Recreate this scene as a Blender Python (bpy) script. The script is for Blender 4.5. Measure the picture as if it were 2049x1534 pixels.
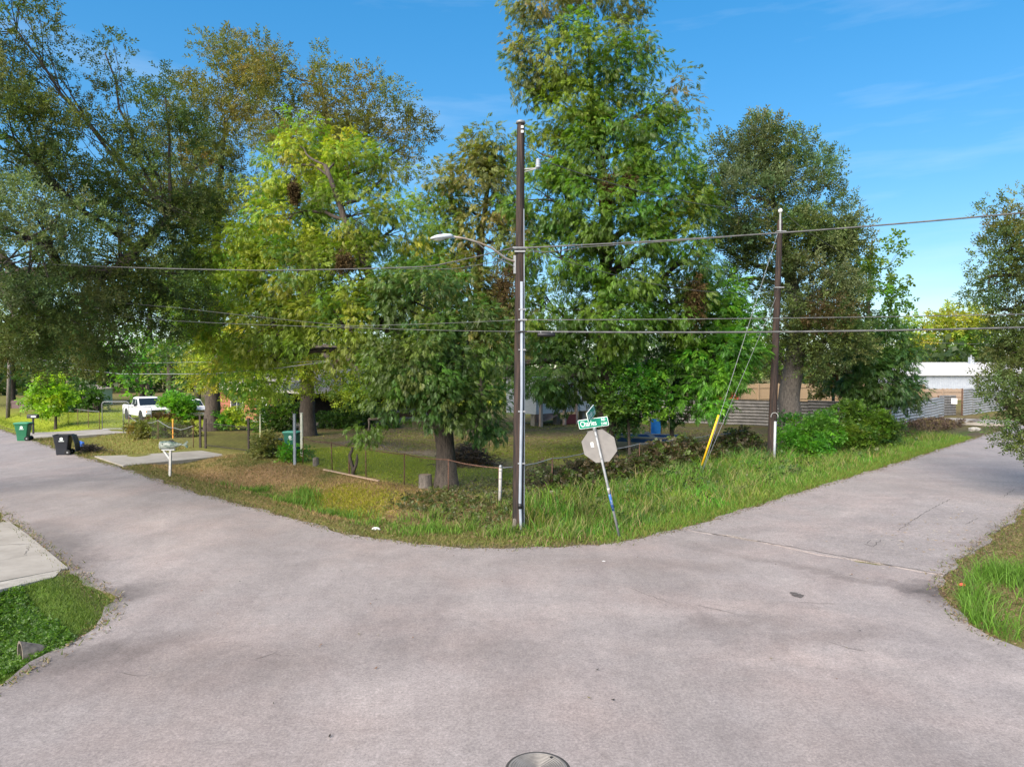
import bpy, bmesh, math, random
import numpy as np
from mathutils import Vector, Matrix
R = math.radians
for o in list(bpy.data.objects): bpy.data.objects.remove(o)
scene = bpy.context.scene
COL = scene.collection

# ------------------------------------------------------------------ camera, sky, sun, exposure
CAM_H = 4.4                      # drone height above the crossing
PITCH = math.atan(35/1400)       # horizon lies 35 px above the picture centre
cam_d = bpy.data.cameras.new('camera'); cam = bpy.data.objects.new('camera', cam_d); COL.objects.link(cam)
cam.location = (0, 0, CAM_H); cam.rotation_euler = (math.pi/2 - PITCH, 0, 0)
cam_d.sensor_fit = 'HORIZONTAL'; cam_d.sensor_width = 36; cam_d.lens = 36*1400/2049
cam_d.clip_start = 0.1; cam_d.clip_end = 3000
scene.camera = cam

SUN_AZ, SUN_EL = -145.0, 36.0   # degrees left of the view axis, degrees up
world = bpy.data.worlds.new('World'); scene.world = world; world.use_nodes = True
wn = world.node_tree.nodes; wl = world.node_tree.links; wn.clear()
w_out = wn.new('ShaderNodeOutputWorld'); w_bg = wn.new('ShaderNodeBackground')
sky = wn.new('ShaderNodeTexSky'); sky.sky_type = 'NISHITA'; sky.sun_disc = False
sky.sun_elevation = R(SUN_EL); sky.sun_rotation = R(SUN_AZ); sky.altitude = 0
sky.air_density = 1.0; sky.dust_density = 0.3; sky.ozone_density = 4.0
hs = wn.new('ShaderNodeHueSaturation'); hs.inputs['Saturation'].default_value = 1.78
gm = wn.new('ShaderNodeGamma'); gm.inputs[1].default_value = .58
wl.new(sky.outputs[0], gm.inputs[0]); wl.new(gm.outputs[0], hs.inputs['Color'])
# thin streaky cirrus over the whole sky
tc = wn.new('ShaderNodeTexCoord'); mp = wn.new('ShaderNodeMapping'); mp.inputs['Scale'].default_value = (1.3, 1.3, 9.0)
mp.inputs['Rotation'].default_value = (0.05, 0.06, 0.3)
nz = wn.new('ShaderNodeTexNoise'); nz.inputs['Scale'].default_value = 1.7; nz.inputs['Detail'].default_value = 6; nz.inputs['Roughness'].default_value = .55
cr = wn.new('ShaderNodeValToRGB'); cr.color_ramp.elements[0].position = .52; cr.color_ramp.elements[1].position = .85
cr.color_ramp.elements[1].color = (.28, .28, .28, 1)
mixc = wn.new('ShaderNodeMixRGB'); mixc.inputs[2].default_value = (3.0, 3.3, 3.6, 1)
wl.new(tc.outputs['Generated'], mp.inputs[0]); wl.new(mp.outputs[0], nz.inputs[0]); wl.new(nz.outputs[0], cr.inputs[0])
wl.new(cr.outputs[0], mixc.inputs[0]); wl.new(hs.outputs[0], mixc.inputs[1])
wl.new(mixc.outputs[0], w_bg.inputs[0]); w_bg.inputs[1].default_value = 0.155
wl.new(w_bg.outputs[0], w_out.inputs[0])

sun_d = bpy.data.lights.new('sun', 'SUN'); sun = bpy.data.objects.new('sun', sun_d); COL.objects.link(sun)
sun_d.energy = 4.4; sun_d.angle = R(55); sun_d.color = (1.0, .91, .80)
sd = Vector((math.sin(R(SUN_AZ))*math.cos(R(SUN_EL)), math.cos(R(SUN_AZ))*math.cos(R(SUN_EL)), math.sin(R(SUN_EL))))
sun.rotation_euler = sd.to_track_quat('Z', 'Y').to_euler()
vs = scene.view_settings; vs.view_transform = 'Standard'; vs.look = 'None'; vs.gamma = 1; vs.exposure = 1.3
scene.render.engine = 'CYCLES'
cy = scene.cycles; cy.max_bounces = 5; cy.diffuse_bounces = 3; cy.glossy_bounces = 1; cy.transmission_bounces = 3; cy.transparent_max_bounces = 6

# ------------------------------------------------------------------ helpers
S2 = math.sqrt(.5)
rng = np.random.default_rng(7); random.seed(7)
def AB(a, b, z=0.0): return Vector(((a-b)*S2, (a+b)*S2, z))          # a: along the right road, b: along the left road
def ray(px, py):
    X = (px-1024.5)/1400; Y = (767-py)/1400
    return Vector((X, math.cos(PITCH)+Y*math.sin(PITCH), -math.sin(PITCH)+Y*math.cos(PITCH)))
def G(px, py, z=0.0):
    r = ray(px, py); return Vector((0, 0, CAM_H)) + r*((z-CAM_H)/r.z)
def at(px, py, Y):
    r = ray(px, py); return Vector((0, 0, CAM_H)) + r*(Y/r.y)

def tag(o, label=None, cat=None, group=None, kind=None):
    if label: o['label'] = label
    if cat: o['category'] = cat
    if group: o['group'] = group
    if kind: o['kind'] = kind
    return o
def thing(name, label, cat, loc=(0, 0, 0), rotz=0, group=None):
    o = bpy.data.objects.new(name, None); COL.objects.link(o); o.empty_display_size = .2
    o.location = loc; o.rotation_euler = (0, 0, rotz)
    return tag(o, label, cat, group)
def copy_tree(o, parent=None):
    c = o.copy(); COL.objects.link(c); c.parent = parent
    for ch in o.children: copy_tree(ch, c)
    return c

class MB:
    def __init__(s): s.v = []; s.f = []
    def add(s, vs_, fs_):
        n = len(s.v); s.v += [tuple(v) for v in vs_]; s.f += [tuple(i+n for i in f) for f in fs_]; return s
    def box(s, c, d, M=None):
        hx, hy, hz = d[0]/2, d[1]/2, d[2]/2; c = Vector(c)
        vs_ = [Vector((x, y, z)) for z in (-hz, hz) for y in (-hy, hy) for x in (-hx, hx)]
        if M is not None: vs_ = [M @ v for v in vs_]
        return s.add([v+c for v in vs_], [(0, 2, 3, 1), (4, 5, 7, 6), (0, 1, 5, 4), (2, 6, 7, 3), (0, 4, 6, 2), (1, 3, 7, 5)])
    def tube(s, pts, rad, n=8, cap=True):
        pts = [Vector(p) for p in pts]
        if not hasattr(rad, '__len__'): rad = [rad]*len(pts)
        rings = []; up = None
        for i, p in enumerate(pts):
            t = (pts[min(i+1, len(pts)-1)] - pts[max(i-1, 0)])
            t = t.normalized() if t.length > 1e-9 else Vector((0, 0, 1))
            if up is None: up = Vector((1, 0, 0)) if abs(t.x) < .8 else Vector((0, 1, 0))
            u = (up - t*up.dot(t)).normalized(); w = t.cross(u); up = u
            rings.append([p + (u*math.cos(2*math.pi*k/n) + w*math.sin(2*math.pi*k/n))*rad[i] for k in range(n)])
        vs_ = [v for r_ in rings for v in r_]; fs_ = []
        for i in range(len(pts)-1):
            for k in range(n): fs_.append((i*n+k, i*n+(k+1) % n, (i+1)*n+(k+1) % n, (i+1)*n+k))
        if cap: fs_ += [tuple(reversed(range(n))), tuple(range((len(pts)-1)*n, len(pts)*n))]
        return s.add(vs_, fs_)
    def loft(s, secs, cap=True, close=True):                        # list of equal-length closed outlines
        n = len(secs[0]); vs_ = [v for r_ in secs for v in r_]; fs_ = []
        for i in range(len(secs)-1):
            for k in range(n if close else n-1): fs_.append((i*n+k, i*n+(k+1) % n, (i+1)*n+(k+1) % n, (i+1)*n+k))
        if cap: fs_ += [tuple(reversed(range(n))), tuple(range((len(secs)-1)*n, len(secs)*n))]
        return s.add(vs_, fs_)
    def prism(s, poly, d, M):                                       # outline in M's xy plane, thickness d along its z
        n = len(poly); lo = [M @ Vector((x, y, -d/2)) for x, y in poly]; hi = [M @ Vector((x, y, d/2)) for x, y in poly]
        return s.add(lo+hi, [tuple(reversed(range(n))), tuple(range(n, 2*n))] + [(k, (k+1) % n, n+(k+1) % n, n+k) for k in range(n)])
    def build(s, name, mat, parent=None, smooth=False, bevel=0, loc=None):
        me = bpy.data.meshes.new(name); me.from_pydata(s.v, [], s.f)
        if smooth: me.shade_smooth()
        me.materials.append(mat)
        o = bpy.data.objects.new(name, me); COL.objects.link(o)
        if parent: o.parent = parent
        if loc is not None: o.location = loc
        if bevel:
            m = o.modifiers.new('bevel', 'BEVEL'); m.width = bevel; m.segments = 2; m.limit_method = 'ANGLE'
        bm = bmesh.new(); bm.from_mesh(me); bmesh.ops.recalc_face_normals(bm, faces=bm.faces); bm.to_mesh(me); bm.free()
        return o
def np_mesh(name, V, quads=None, tris=None, tint=None, mat=None, parent=None, loc=None):
    me = bpy.data.meshes.new(name)
    nv = len(V); me.vertices.add(nv); me.vertices.foreach_set('co', np.ascontiguousarray(V, np.float32).ravel())
    idx = []; tot = []
    if quads is not None and len(quads): idx.append(quads.ravel()); tot.append(np.full(len(quads), 4))
    if tris is not None and len(tris): idx.append(tris.ravel()); tot.append(np.full(len(tris), 3))
    idx = np.concatenate(idx).astype(np.int32); tot = np.concatenate(tot).astype(np.int32)
    start = np.concatenate([[0], np.cumsum(tot)[:-1]]).astype(np.int32)
    me.loops.add(len(idx)); me.loops.foreach_set('vertex_index', idx)
    me.polygons.add(len(tot)); me.polygons.foreach_set('loop_start', start)
    try: me.polygons.foreach_set('loop_total', tot)
    except Exception: pass
    me.update(calc_edges=True)
    if tint is not None:
        at_ = me.attributes.new('tint', 'FLOAT_COLOR', 'POINT')
        c4 = np.ones((nv, 4), np.float32); c4[:, :3] = tint; at_.data.foreach_set('color', c4.ravel())
    if mat: me.materials.append(mat)
    o = bpy.data.objects.new(name, me); COL.objects.link(o)
    if parent: o.parent = parent
    if loc is not None: o.location = loc
    return o

# ------------------------------------------------------------------ materials
MATS = {}
def mat(name, col, rough=.7, col2=None, scale=6, stretch=(1, 1, 1), bump=0.0, bscale=None, metal=0.0, spec=.4, contrast=(.35, .65), detail=5, dist=0.0):
    if name in MATS: return MATS[name]
    m = bpy.data.materials.new(name); m.use_nodes = True; N = m.node_tree.nodes; L = m.node_tree.links
    b = N['Principled BSDF']; b.inputs['Roughness'].default_value = rough; b.inputs['Metallic'].default_value = metal
    b.inputs['Specular IOR Level'].default_value = spec
    t = N.new('ShaderNodeTexCoord'); mp_ = N.new('ShaderNodeMapping'); mp_.inputs['Scale'].default_value = stretch
    L.new(t.outputs['Object'], mp_.inputs[0])
    if col2 is not None:
        n = N.new('ShaderNodeTexNoise'); n.inputs['Scale'].default_value = scale; n.inputs['Detail'].default_value = detail; n.inputs['Roughness'].default_value = .65
        n.inputs['Distortion'].default_value = dist
        L.new(mp_.outputs[0], n.inputs['Vector'])
        r = N.new('ShaderNodeValToRGB'); r.color_ramp.elements[0].position = contrast[0]; r.color_ramp.elements[1].position = contrast[1]
        r.color_ramp.elements[0].color = (*col, 1); r.color_ramp.elements[1].color = (*col2, 1)
        L.new(n.outputs[0], r.inputs[0]); L.new(r.outputs[0], b.inputs['Base Color'])
    else: b.inputs['Base Color'].default_value = (*col, 1)
    if bump:
        n2 = N.new('ShaderNodeTexNoise'); n2.inputs['Scale'].default_value = bscale or scale*3; n2.inputs['Detail'].default_value = 4
        L.new(mp_.outputs[0], n2.inputs['Vector'])
        bp = N.new('ShaderNodeBump'); bp.inputs['Strength'].default_value = bump; bp.inputs['Distance'].default_value = .02
        L.new(n2.outputs[0], bp.inputs['Height']); L.new(bp.outputs[0], b.inputs['Normal'])
    MATS[name] = m; return m
def leaf_mat(name, rough=.45, spec=.35, trans=.35, tcol=(1.5, 1.7, .6)):
    m = bpy.data.materials.new(name); m.use_nodes = True; N = m.node_tree.nodes; L = m.node_tree.links
    b = N['Principled BSDF']; b.inputs['Roughness'].default_value = rough; b.inputs['Specular IOR Level'].default_value = spec
    a = N.new('ShaderNodeAttribute'); a.attribute_name = 'tint'
    L.new(a.outputs['Color'], b.inputs['Base Color'])
    tr = N.new('ShaderNodeBsdfTranslucent'); mul = N.new('ShaderNodeMixRGB'); mul.blend_type = 'MULTIPLY'; mul.inputs[0].default_value = 1
    mul.inputs[2].default_value = (*tcol, 1); L.new(a.outputs['Color'], mul.inputs[1]); L.new(mul.outputs[0], tr.inputs[0])
    mx = N.new('ShaderNodeMixShader'); mx.inputs[0].default_value = trans
    L.new(b.outputs[0], mx.inputs[1]); L.new(tr.outputs[0], mx.inputs[2]); L.new(mx.outputs[0], N['Material Output'].inputs[0])
    MATS[name] = m; return m
M_LEAF = leaf_mat('leaf', trans=.42); M_OAK = leaf_mat('oak_leaf', rough=.55, spec=.25, trans=.36, tcol=(1.4, 1.35, .7)); M_GRASS = leaf_mat('grass_blade', rough=.55, spec=.2, trans=.3, tcol=(1.2, 1.3, .6))
M_DEAD = leaf_mat('dead_leaf', rough=.8, spec=.1, trans=.1, tcol=(1.2, 1, .8))
M_BARK = mat('bark', (.022, .017, .014), .9, (.10, .078, .062), scale=5, stretch=(3, 3, .8), bump=1.0, bscale=9, contrast=(.3, .72), dist=.5)
M_BARKG = mat('bark_grey', (.06, .05, .042), .9, (.21, .18, .155), scale=5, stretch=(3, 3, .9), bump=1.0, bscale=9, contrast=(.3, .72), dist=.5)
M_POLE = mat('weathered_pole', (.008, .007, .007), .85, (.065, .038, .028), scale=3, stretch=(7, 7, .35), bump=.5, bscale=14, contrast=(.38, .72))
M_GALV = mat('galvanised', (.20, .205, .21), .55, (.29, .295, .30), scale=8, metal=.35)
M_PVC = mat('grey_conduit', (.20, .23, .27), .5, (.27, .30, .34), scale=5, stretch=(1, 1, .5))
M_WIRE = mat('grey_wire', (.055, .055, .055), .7, (.11, .11, .11), scale=3)
M_BLACK = mat('black_plastic', (.012, .012, .014), .5)
M_CONC = mat('concrete', (.19, .168, .142), .9, (.33, .30, .262), scale=.9, bump=.15, bscale=60, contrast=(.25, .7), detail=9)
M_WHITE = mat('white_paint', (.50, .50, .49), .55, (.62, .62, .61), scale=4)
M_GLASS = mat('dark_glass', (.015, .018, .02), .08, spec=.8)
M_RUST = mat('rusty_steel', (.06, .028, .018), .85, (.14, .07, .045), scale=10)
M_DARKFE = mat('dark_iron', (.018, .013, .011), .6, (.04, .025, .02), scale=10)
M_CHROME = mat('chrome', (.6, .6, .62), .2, metal=1.0)
M_MESH = mat('dull_wire', (.10, .085, .07), .7, (.18, .16, .14), scale=2)
M_TYRE = mat('tyre', (.012, .012, .012), .85)
M_SILVER = mat('sign_aluminium', (.185, .175, .168), .65, (.235, .222, .21), scale=3, metal=.0)
M_SIGN = mat('sign_green', (.0, .17, .105), .4, (.002, .21, .13), scale=2)
M_SIGNW = mat('sign_white', (.75, .80, .78), .4)
M_YEL = mat('yellow_plastic', (.75, .45, .01), .45, (.62, .36, .02), scale=6)

# ------------------------------------------------------------------ the ground
road_ab = [(9.1, 150), (9.15, 80), (9.2, 52.4), (9.1, 41.2), (9.40, 33.3), (9.36, 25), (9.72, 19.5), (9.86, 15.8), (10.46, 13.87), (11.05, 12.9), (11.72, 12.14), (12.94, 11.12), (14.17, 10.42), (16.62, 10.06),
           (24.2, 10.08), (35, 10.0), (47.8, 10.15), (80, 10.1), (150, 10.1), (150, 3.9), (60, 3.9), (26.1, 3.98), (21.7, 3.93), (16.8, 3.92), (15.7, 3.7), (14.62, 3.27), (13.9, 2.85), (13.4, 2.3), (12.9, 1.5), (11.2, -.8), (10, -4), (9.75, -8), (9.75, -50),
           (4, -50), (4, -3), (3.2, .8), (1, 3), (-3, 4), (-50, 4), (-50, 10.1), (-2, 10.25), (.5, 10.95), (1.76, 11.75), (2.48, 12.44), (3.29, 13.22), (3.75, 14), (3.93, 14.7), (3.86, 16.9), (3.9, 25.6), (3.9, 80), (3.9, 150)]
POLY = np.array(road_ab)
def in_road(a, b, poly=POLY):
    a = np.asarray(a, float); b = np.asarray(b, float); c = np.zeros(a.shape, bool); n = len(poly); j = n-1
    for i in range(n):
        xi, yi = poly[i]; xj, yj = poly[j]
        if yi != yj:
            t = ((yi > b) != (yj > b)) & (a < (xj-xi)*(b-yi)/(yj-yi)+xi); c ^= t
        j = i
    return c
def fbm(x, y, s, seed=0):
    r = np.random.default_rng(seed); o = np.zeros(np.shape(x)); amp = 1; tot = 0
    for k in range(5):
        for q in range(3):
            th = r.uniform(0, 6.28); f = s*(1.9**k)*r.uniform(.8, 1.25); ph = r.uniform(0, 6.28)
            o = o + amp*np.sin((x*math.cos(th)+y*math.sin(th))*f + ph + 1.3*np.sin((x*math.sin(th)-y*math.cos(th))*f*.7+ph*2)); tot += amp*.6
        amp *= .6
    return o/tot
def edge_d(a, b):                                                   # metres outside the asphalt, per quarter of the crossing
    a = np.asarray(a, float); b = np.asarray(b, float); out = np.full(a.shape, -1.0)
    for sa, a0, sb, b0, RR in ((1, 9.6, 1, 10.1, 7.), (-1, 4, 1, 10.1, 5.), (1, 9.75, -1, 4, 7.), (-1, 4, -1, 4, 5.)):
        qa = sa*(a-a0); qb = sb*(b-b0)
        d = np.minimum(qa, qb); near = (qa < RR) & (qb < RR)
        d = np.where(near, RR-np.sqrt((RR-np.minimum(qa, RR))**2+(RR-np.minimum(qb, RR))**2), d)
        out = np.maximum(out, np.where((qa > 0) & (qb > 0), d, -1))
    return out
def soft(x, lo, hi, w): return 1/(1+np.exp(-(x-lo)/w))*1/(1+np.exp((x-hi)/w))
def hgt_ab(a, b):
    a = np.asarray(a, float); b = np.asarray(b, float); d = edge_d(a, b)
    far = (a > 9.6) & (b > 10.1); left = (a < 4) & (b > 10.1); right = (a > 9.75) & (b < 4)
    dep = np.where(far, np.where(b > a, .42, .30), np.where(left, .55, .12))
    corner = far & (np.abs(a-b) < 5); dep = np.where(corner, .18+.05*np.abs(a-b)/1.0*.5, dep)
    dr = np.where(far & (b > a), np.maximum(soft(b, 33.7, 38.9, .35), soft(b, 50.0, 55.0, .35)), 0)
    dr = np.where(left, soft(b, 16.6, 26.0, .3), dr); dr = np.where(far & (a > b), soft(a, 61.5, 67, .5), dr)
    cen = np.where(left, 1.9, 2.5); w = np.where(left, .85, 1.15)
    z = -dep*(1-dr)*np.exp(-((d-cen)/w)**2)
    z = z + .06*np.clip((d-4)/2, 0, 1) + .03*fbm(a, b, .8, 3)*np.clip(d/1.2, 0, 1)
    z = np.where(d < .12, -.035, z-.02*np.clip(1-d/.8, 0, 1))
    return z
def hgt(x, y):
    return hgt_ab((np.asarray(x)+y)*S2, (np.asarray(y)-x)*S2)
def gz(p): return float(hgt(np.array([p[0]]), np.array([p[1]]))[0])
def onG(a, b): v = AB(a, b); v.z = gz(v); return v

SOIL = np.array((.075, .058, .042)); STRAW = np.array((.34, .215, .115)); LAWN = np.array((.22, .27, .022)); DULL = np.array((.15, .155, .042)); GREEN = np.array((.075, .135, .022)); PATH = np.array((.24, .19, .165)); LIT = np.array((.17, .122, .075))
def zone_col(a, b):
    """the ground's own cover: lawn, straw, soil, path"""
    a = np.asarray(a, float); b = np.asarray(b, float); n1 = fbm(a, b, .55, 11)[..., None]; n2 = fbm(a, b, 1.6, 12)[..., None]
    d = edge_d(a, b)
    c = np.broadcast_to(DULL, a.shape+(3,)).copy()
    def put(mask, col):
        nonlocal c; m = np.clip(mask, 0, 1)[..., None]; c = c*(1-m)+np.asarray(col)*m
    far = (a > 9.4) & (b > 10)
    L = far & (b >= a)
    put(far*soft(a, 20, 200, 1.5)*.7*(n2[..., 0] > -.1), LIT)
    put(L*soft(b, 55.3, 82, .3), LAWN); put(L*soft(b, 48, 60, .5)*soft(a, 15.5, 40, .4), LAWN)
    put(L*soft(a, 9.8, 15.5, .4)*soft(b, 17.5, 34.5, .8)*np.clip(.85+n1[..., 0]*.9, 0, 1), STRAW)
    put(L*soft(d, 1.5, 3.0, .3)*soft(b, 16, 27, 1)*.8, GREEN)
    put(L*soft(a, 15.4, 20.0, .3)*soft(b, 17, 33, 1), LAWN*.95)
    put(far*soft(a, 20.5, 22.6, .35)*soft(b, 18, 36, 1.5)*np.clip(.7+n2[..., 0], 0, 1), PATH)
    put(far*soft(a+b*.2, 27, 40, .8)*soft(b, 16.5, 26, 1)*.8, LAWN*.9)
    put(L*soft(a, 11.7, 14.4, .3)*soft(b, 18.8, 23.0, .5)*np.clip(.6+n2[..., 0], 0, 1), (.22, .21, .02))
    put(far*soft(np.hypot(a-14.6, b-17), -1, 3.2, .5)*np.clip(.65+n1[..., 0], 0, 1), LIT*.9)
    put((far & (b < a))*soft(d, .6, 4.8, .4)*soft(a, 15.5, 60, 1), GREEN)
    put((far & (b < a))*soft(d, 4.6, 8.0, .4)*soft(a, 17, 45, 1)*.8, SOIL*1.1)
    put((far & (b < a))*soft(a, 49, 70, 1)*np.clip(.5+n2[..., 0], 0, 1), SOIL*1.3)
    put(((a < 4) & (b > 10))*1.0, GREEN*.8)
    put(((a > 9) & (b < 4.2))*np.clip(.5+n1[..., 0], 0, 1), LIT)
    put((d < .35)*(d > -.5)*.75*1.0, SOIL*1.5)
    return c
def axis(fine0, fine1, step, lim):
    m = list(np.arange(fine0, fine1+1e-6, step)); s = step; x = fine1
    while x < lim: s *= 1.22; x += s; m.append(x)
    s = step; x = fine0
    while x > -lim/2: s *= 1.3; x -= s; m.insert(0, x)
    return np.array(m)
ax = axis(-2, 40, .3, 900); bx_ = axis(-2, 44, .3, 900)
A_, B_ = np.meshgrid(ax, bx_, indexing='ij'); Hh = hgt_ab(A_, B_)
Vg = np.stack([(A_-B_)*S2, (A_+B_)*S2, Hh], -1).reshape(-1, 3)
na, nb = A_.shape; ii = np.arange(na*nb).reshape(na, nb)
Q = np.stack([ii[:-1, :-1], ii[1:, :-1], ii[1:, 1:], ii[:-1, 1:]], -1).reshape(-1, 4)
def ground_mat():
    m = bpy.data.materials.new('ground_cover'); m.use_nodes = True; N = m.node_tree.nodes; L = m.node_tree.links; b = N['Principled BSDF']
    b.inputs['Roughness'].default_value = .95; b.inputs['Specular IOR Level'].default_value = .1
    a = N.new('ShaderNodeAttribute'); a.attribute_name = 'tint'; t = N.new('ShaderNodeTexCoord')
    n = N.new('ShaderNodeTexNoise'); n.inputs['Scale'].default_value = 5; n.inputs['Detail'].default_value = 8; n.inputs['Roughness'].default_value = .75; L.new(t.outputs['Object'], n.inputs[0])
    r = N.new('ShaderNodeValToRGB'); r.color_ramp.elements[0].position = .3; r.color_ramp.elements[1].position = .7
    r.color_ramp.elements[0].color = (.45, .42, .40, 1); r.color_ramp.elements[1].color = (1.35, 1.3, 1.2, 1)
    L.new(n.outputs[0], r.inputs[0]); mu = N.new('ShaderNodeMixRGB'); mu.blend_type = 'MULTIPLY'; mu.inputs[0].default_value = 1
    L.new(a.outputs['Color'], mu.inputs[1]); L.new(r.outputs[0], mu.inputs[2]); L.new(mu.outputs[0], b.inputs['Base Color'])
    n2 = N.new('ShaderNodeTexNoise'); n2.inputs['Scale'].default_value = 14; n2.inputs['Detail'].default_value = 6; L.new(t.outputs['Object'], n2.inputs[0])
    bp = N.new('ShaderNodeBump'); bp.inputs['Strength'].default_value = .9; bp.inputs['Distance'].default_value = .06; L.new(n2.outputs[0], bp.inputs['Height']); L.new(bp.outputs[0], b.inputs['Normal'])
    return m
g = np_mesh('ground', Vg, quads=Q, tint=zone_col(A_, B_).reshape(-1, 3), mat=ground_mat()); tag(g, kind='structure')
g.data.shade_smooth()

# asphalt
BLOBS = [(120, 1110, 5.5, .9, 128, .62), (215, 1195, 1.4, .8, 60, .6), (110, 1330, 3.2, .7, 40, .7), (1880, 1185, 1.0, .9, 60, .5), (1650, 1275, 1.5, .5, 20, .82), (1480, 1245, 1.4, .5, 10, .85), (300, 1330, 3.0, 1.6, 10, .86), (700, 1300, 3.5, 1.2, 20, .9), (1250, 1130, 4, .8, -5, .88), (1985, 1075, 5, .6, 45, .80), (1730, 1160, 4.5, .35, -42, .78),
         (1500, 1215, 5, .5, -18, 1.13), (1650, 1320, 5, .5, -12, 1.14), (350, 1060, 7, 1.6, 118, 1.12), (900, 1400, 4, 1.3, 5, 1.08), (1640, 1050, 9, .6, 45, 1.07), (1100, 1220, 5, .6, 0, 1.08)]
def road_mat(name, c1, c2, c3, stain):
    m = bpy.data.materials.new(name); m.use_nodes = True; N = m.node_tree.nodes; L = m.node_tree.links; b = N['Principled BSDF']
    b.inputs['Roughness'].default_value = .72; b.inputs['Specular IOR Level'].default_value = .45
    t = N.new('ShaderNodeTexCoord')
    def noise(sc, det, ro=.6, st=None, dist=0):
        n = N.new('ShaderNodeTexNoise'); n.inputs['Scale'].default_value = sc; n.inputs['Detail'].default_value = det; n.inputs['Roughness'].default_value = ro; n.inputs['Distortion'].default_value = dist
        if st:
            q = N.new('ShaderNodeMapping'); q.inputs['Rotation'].default_value = (0, 0, R(st[0])); q.inputs['Scale'].default_value = st[1]; L.new(t.outputs['Object'], q.inputs[0]); L.new(q.outputs[0], n.inputs[0])
        else: L.new(t.outputs['Object'], n.inputs[0])
        return n
    def ramp(src, p0, p1, a, c):
        r = N.new('ShaderNodeValToRGB'); r.color_ramp.elements[0].position = p0; r.color_ramp.elements[1].position = p1
        r.color_ramp.elements[0].color = (*a, 1); r.color_ramp.elements[1].color = (*c, 1); L.new(src.outputs[0], r.inputs[0]); return r
    def mix(kind, f, x, y):
        k = N.new('ShaderNodeMixRGB'); k.blend_type = kind; k.inputs[0].default_value = f; L.new(x.outputs[0], k.inputs[1]); L.new(y.outputs[0], k.inputs[2]); return k
    base = ramp(noise(.22, 6, .6, dist=.6), .35, .68, c1, c2)
    streak = ramp(noise(.9, 8, .7, st=stain), .36, .68, (.88, .87, .88), (1.07, 1.065, 1.06))
    warm = ramp(noise(.33, 4), .45, .75, (1, 1, 1), c3)
    grit = ramp(noise(26, 8, .9), .36, .64, (.48, .47, .48), (1.5, 1.5, 1.49)); mid = ramp(noise(7, 9, .85), .36, .66, (.80, .795, .795), (1.17, 1.17, 1.165))
    speck = ramp(noise(190, 2, .7), .30, .75, (.72, .72, .72), (1.3, 1.3, 1.3))
    c = mix('MULTIPLY', 1, base, streak); c = mix('MULTIPLY', 1, c, warm); c = mix('MULTIPLY', .9, c, grit); c = mix('MULTIPLY', 1, c, mid); c = mix('MULTIPLY', .7, c, speck)
    patch = ramp(noise(.55, 7, .7, dist=1.2), .36, .66, (.88, .86, .845), (1.10, 1.08, 1.065)); c = mix('MULTIPLY', 1, c, patch)
    wob = noise(1.6, 5, .7)
    for (px, py, rx, ry, rot, k) in BLOBS:                            # worn, dirty or sealed patches with a shape of their own
        p = G(px, py); q = N.new('ShaderNodeMapping'); q.vector_type = 'TEXTURE'; q.inputs['Location'].default_value = (p.x, p.y, 0); q.inputs['Rotation'].default_value = (0, 0, R(rot)); q.inputs['Scale'].default_value = (rx, ry, 50)
        ws = N.new('ShaderNodeVectorMath'); ws.operation = 'MULTIPLY_ADD'; ws.inputs[1].default_value = (1.6, 1.6, 0); L.new(wob.outputs['Color'], ws.inputs[0]); L.new(t.outputs['Object'], ws.inputs[2])
        L.new(ws.outputs[0], q.inputs[0]); q.inputs['Location'].default_value = (p.x+.8, p.y+.8, 0)
        g_ = N.new('ShaderNodeTexGradient'); g_.gradient_type = 'SPHERICAL'; L.new(q.outputs[0], g_.inputs[0])
        rp = ramp(g_, 0.0, .7, (1, 1, 1), (k, k*.985, k*.975)); c = mix('MULTIPLY', 1, c, rp)
    L.new(c.outputs[0], b.inputs['Base Color'])
    bp = N.new('ShaderNodeBump'); bp.inputs['Strength'].default_value = .5; bp.inputs['Distance'].default_value = .01
    L.new(noise(60, 4, .8).outputs[0], bp.inputs['Height']); L.new(bp.outputs[0], b.inputs['Normal'])
    return m
M_ROAD = road_mat('asphalt', (.246, .219, .207), (.286, .256, .243), (1.05, .975, .945), (40, (1, .22, 1)))
M_ROAD2 = road_mat('asphalt_chipseal', (.258, .231, .219), (.298, .268, .255), (1.04, .97, .95), (45, (.18, 1, 1)))
def sub_jit(poly, amp, seed, step=.35, lim=75, keep=()):
    out = []; r = random.Random(seed); n = len(poly)
    for i in range(n):
        p = Vector(poly[i]).to_2d(); q = Vector(poly[(i+1) % n]).to_2d(); L_ = (q-p).length
        k = max(1, int(min(L_, 200)/step)) if max(abs(p.x), abs(p.y), abs(q.x), abs(q.y)) < lim+80 else 1
        if i in keep: k = 1
        nrm = Vector((-(q-p).y, (q-p).x)).normalized()
        for s in range(k):
            w = p.lerp(q, s/k); j = amp*(math.sin(w.x*1.7+w.y*2.3+seed)+.7*math.sin(w.x*4.1-w.y*3.7)+r.uniform(-.6, .6)) if not (i in keep) else 0
            out.append(w+nrm*j)
    return out
SEAM = 16.7
i0 = next(i for i, p in enumerate(road_ab) if p == (16.62, 10.06)); i1 = next(i for i, p in enumerate(road_ab) if p == (16.8, 3.92))
main = road_ab[:i0] + [(16.62, 10.06)] + [(16.66+.05*math.sin(k), 10.06-(k+1)*.61) for k in range(9)] + road_ab[i1:]
side = road_ab[i0:i1+1] + [(16.66+.05*math.sin(k), 10.06-(k+1)*.61) for k in range(8, -1, -1)]
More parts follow.
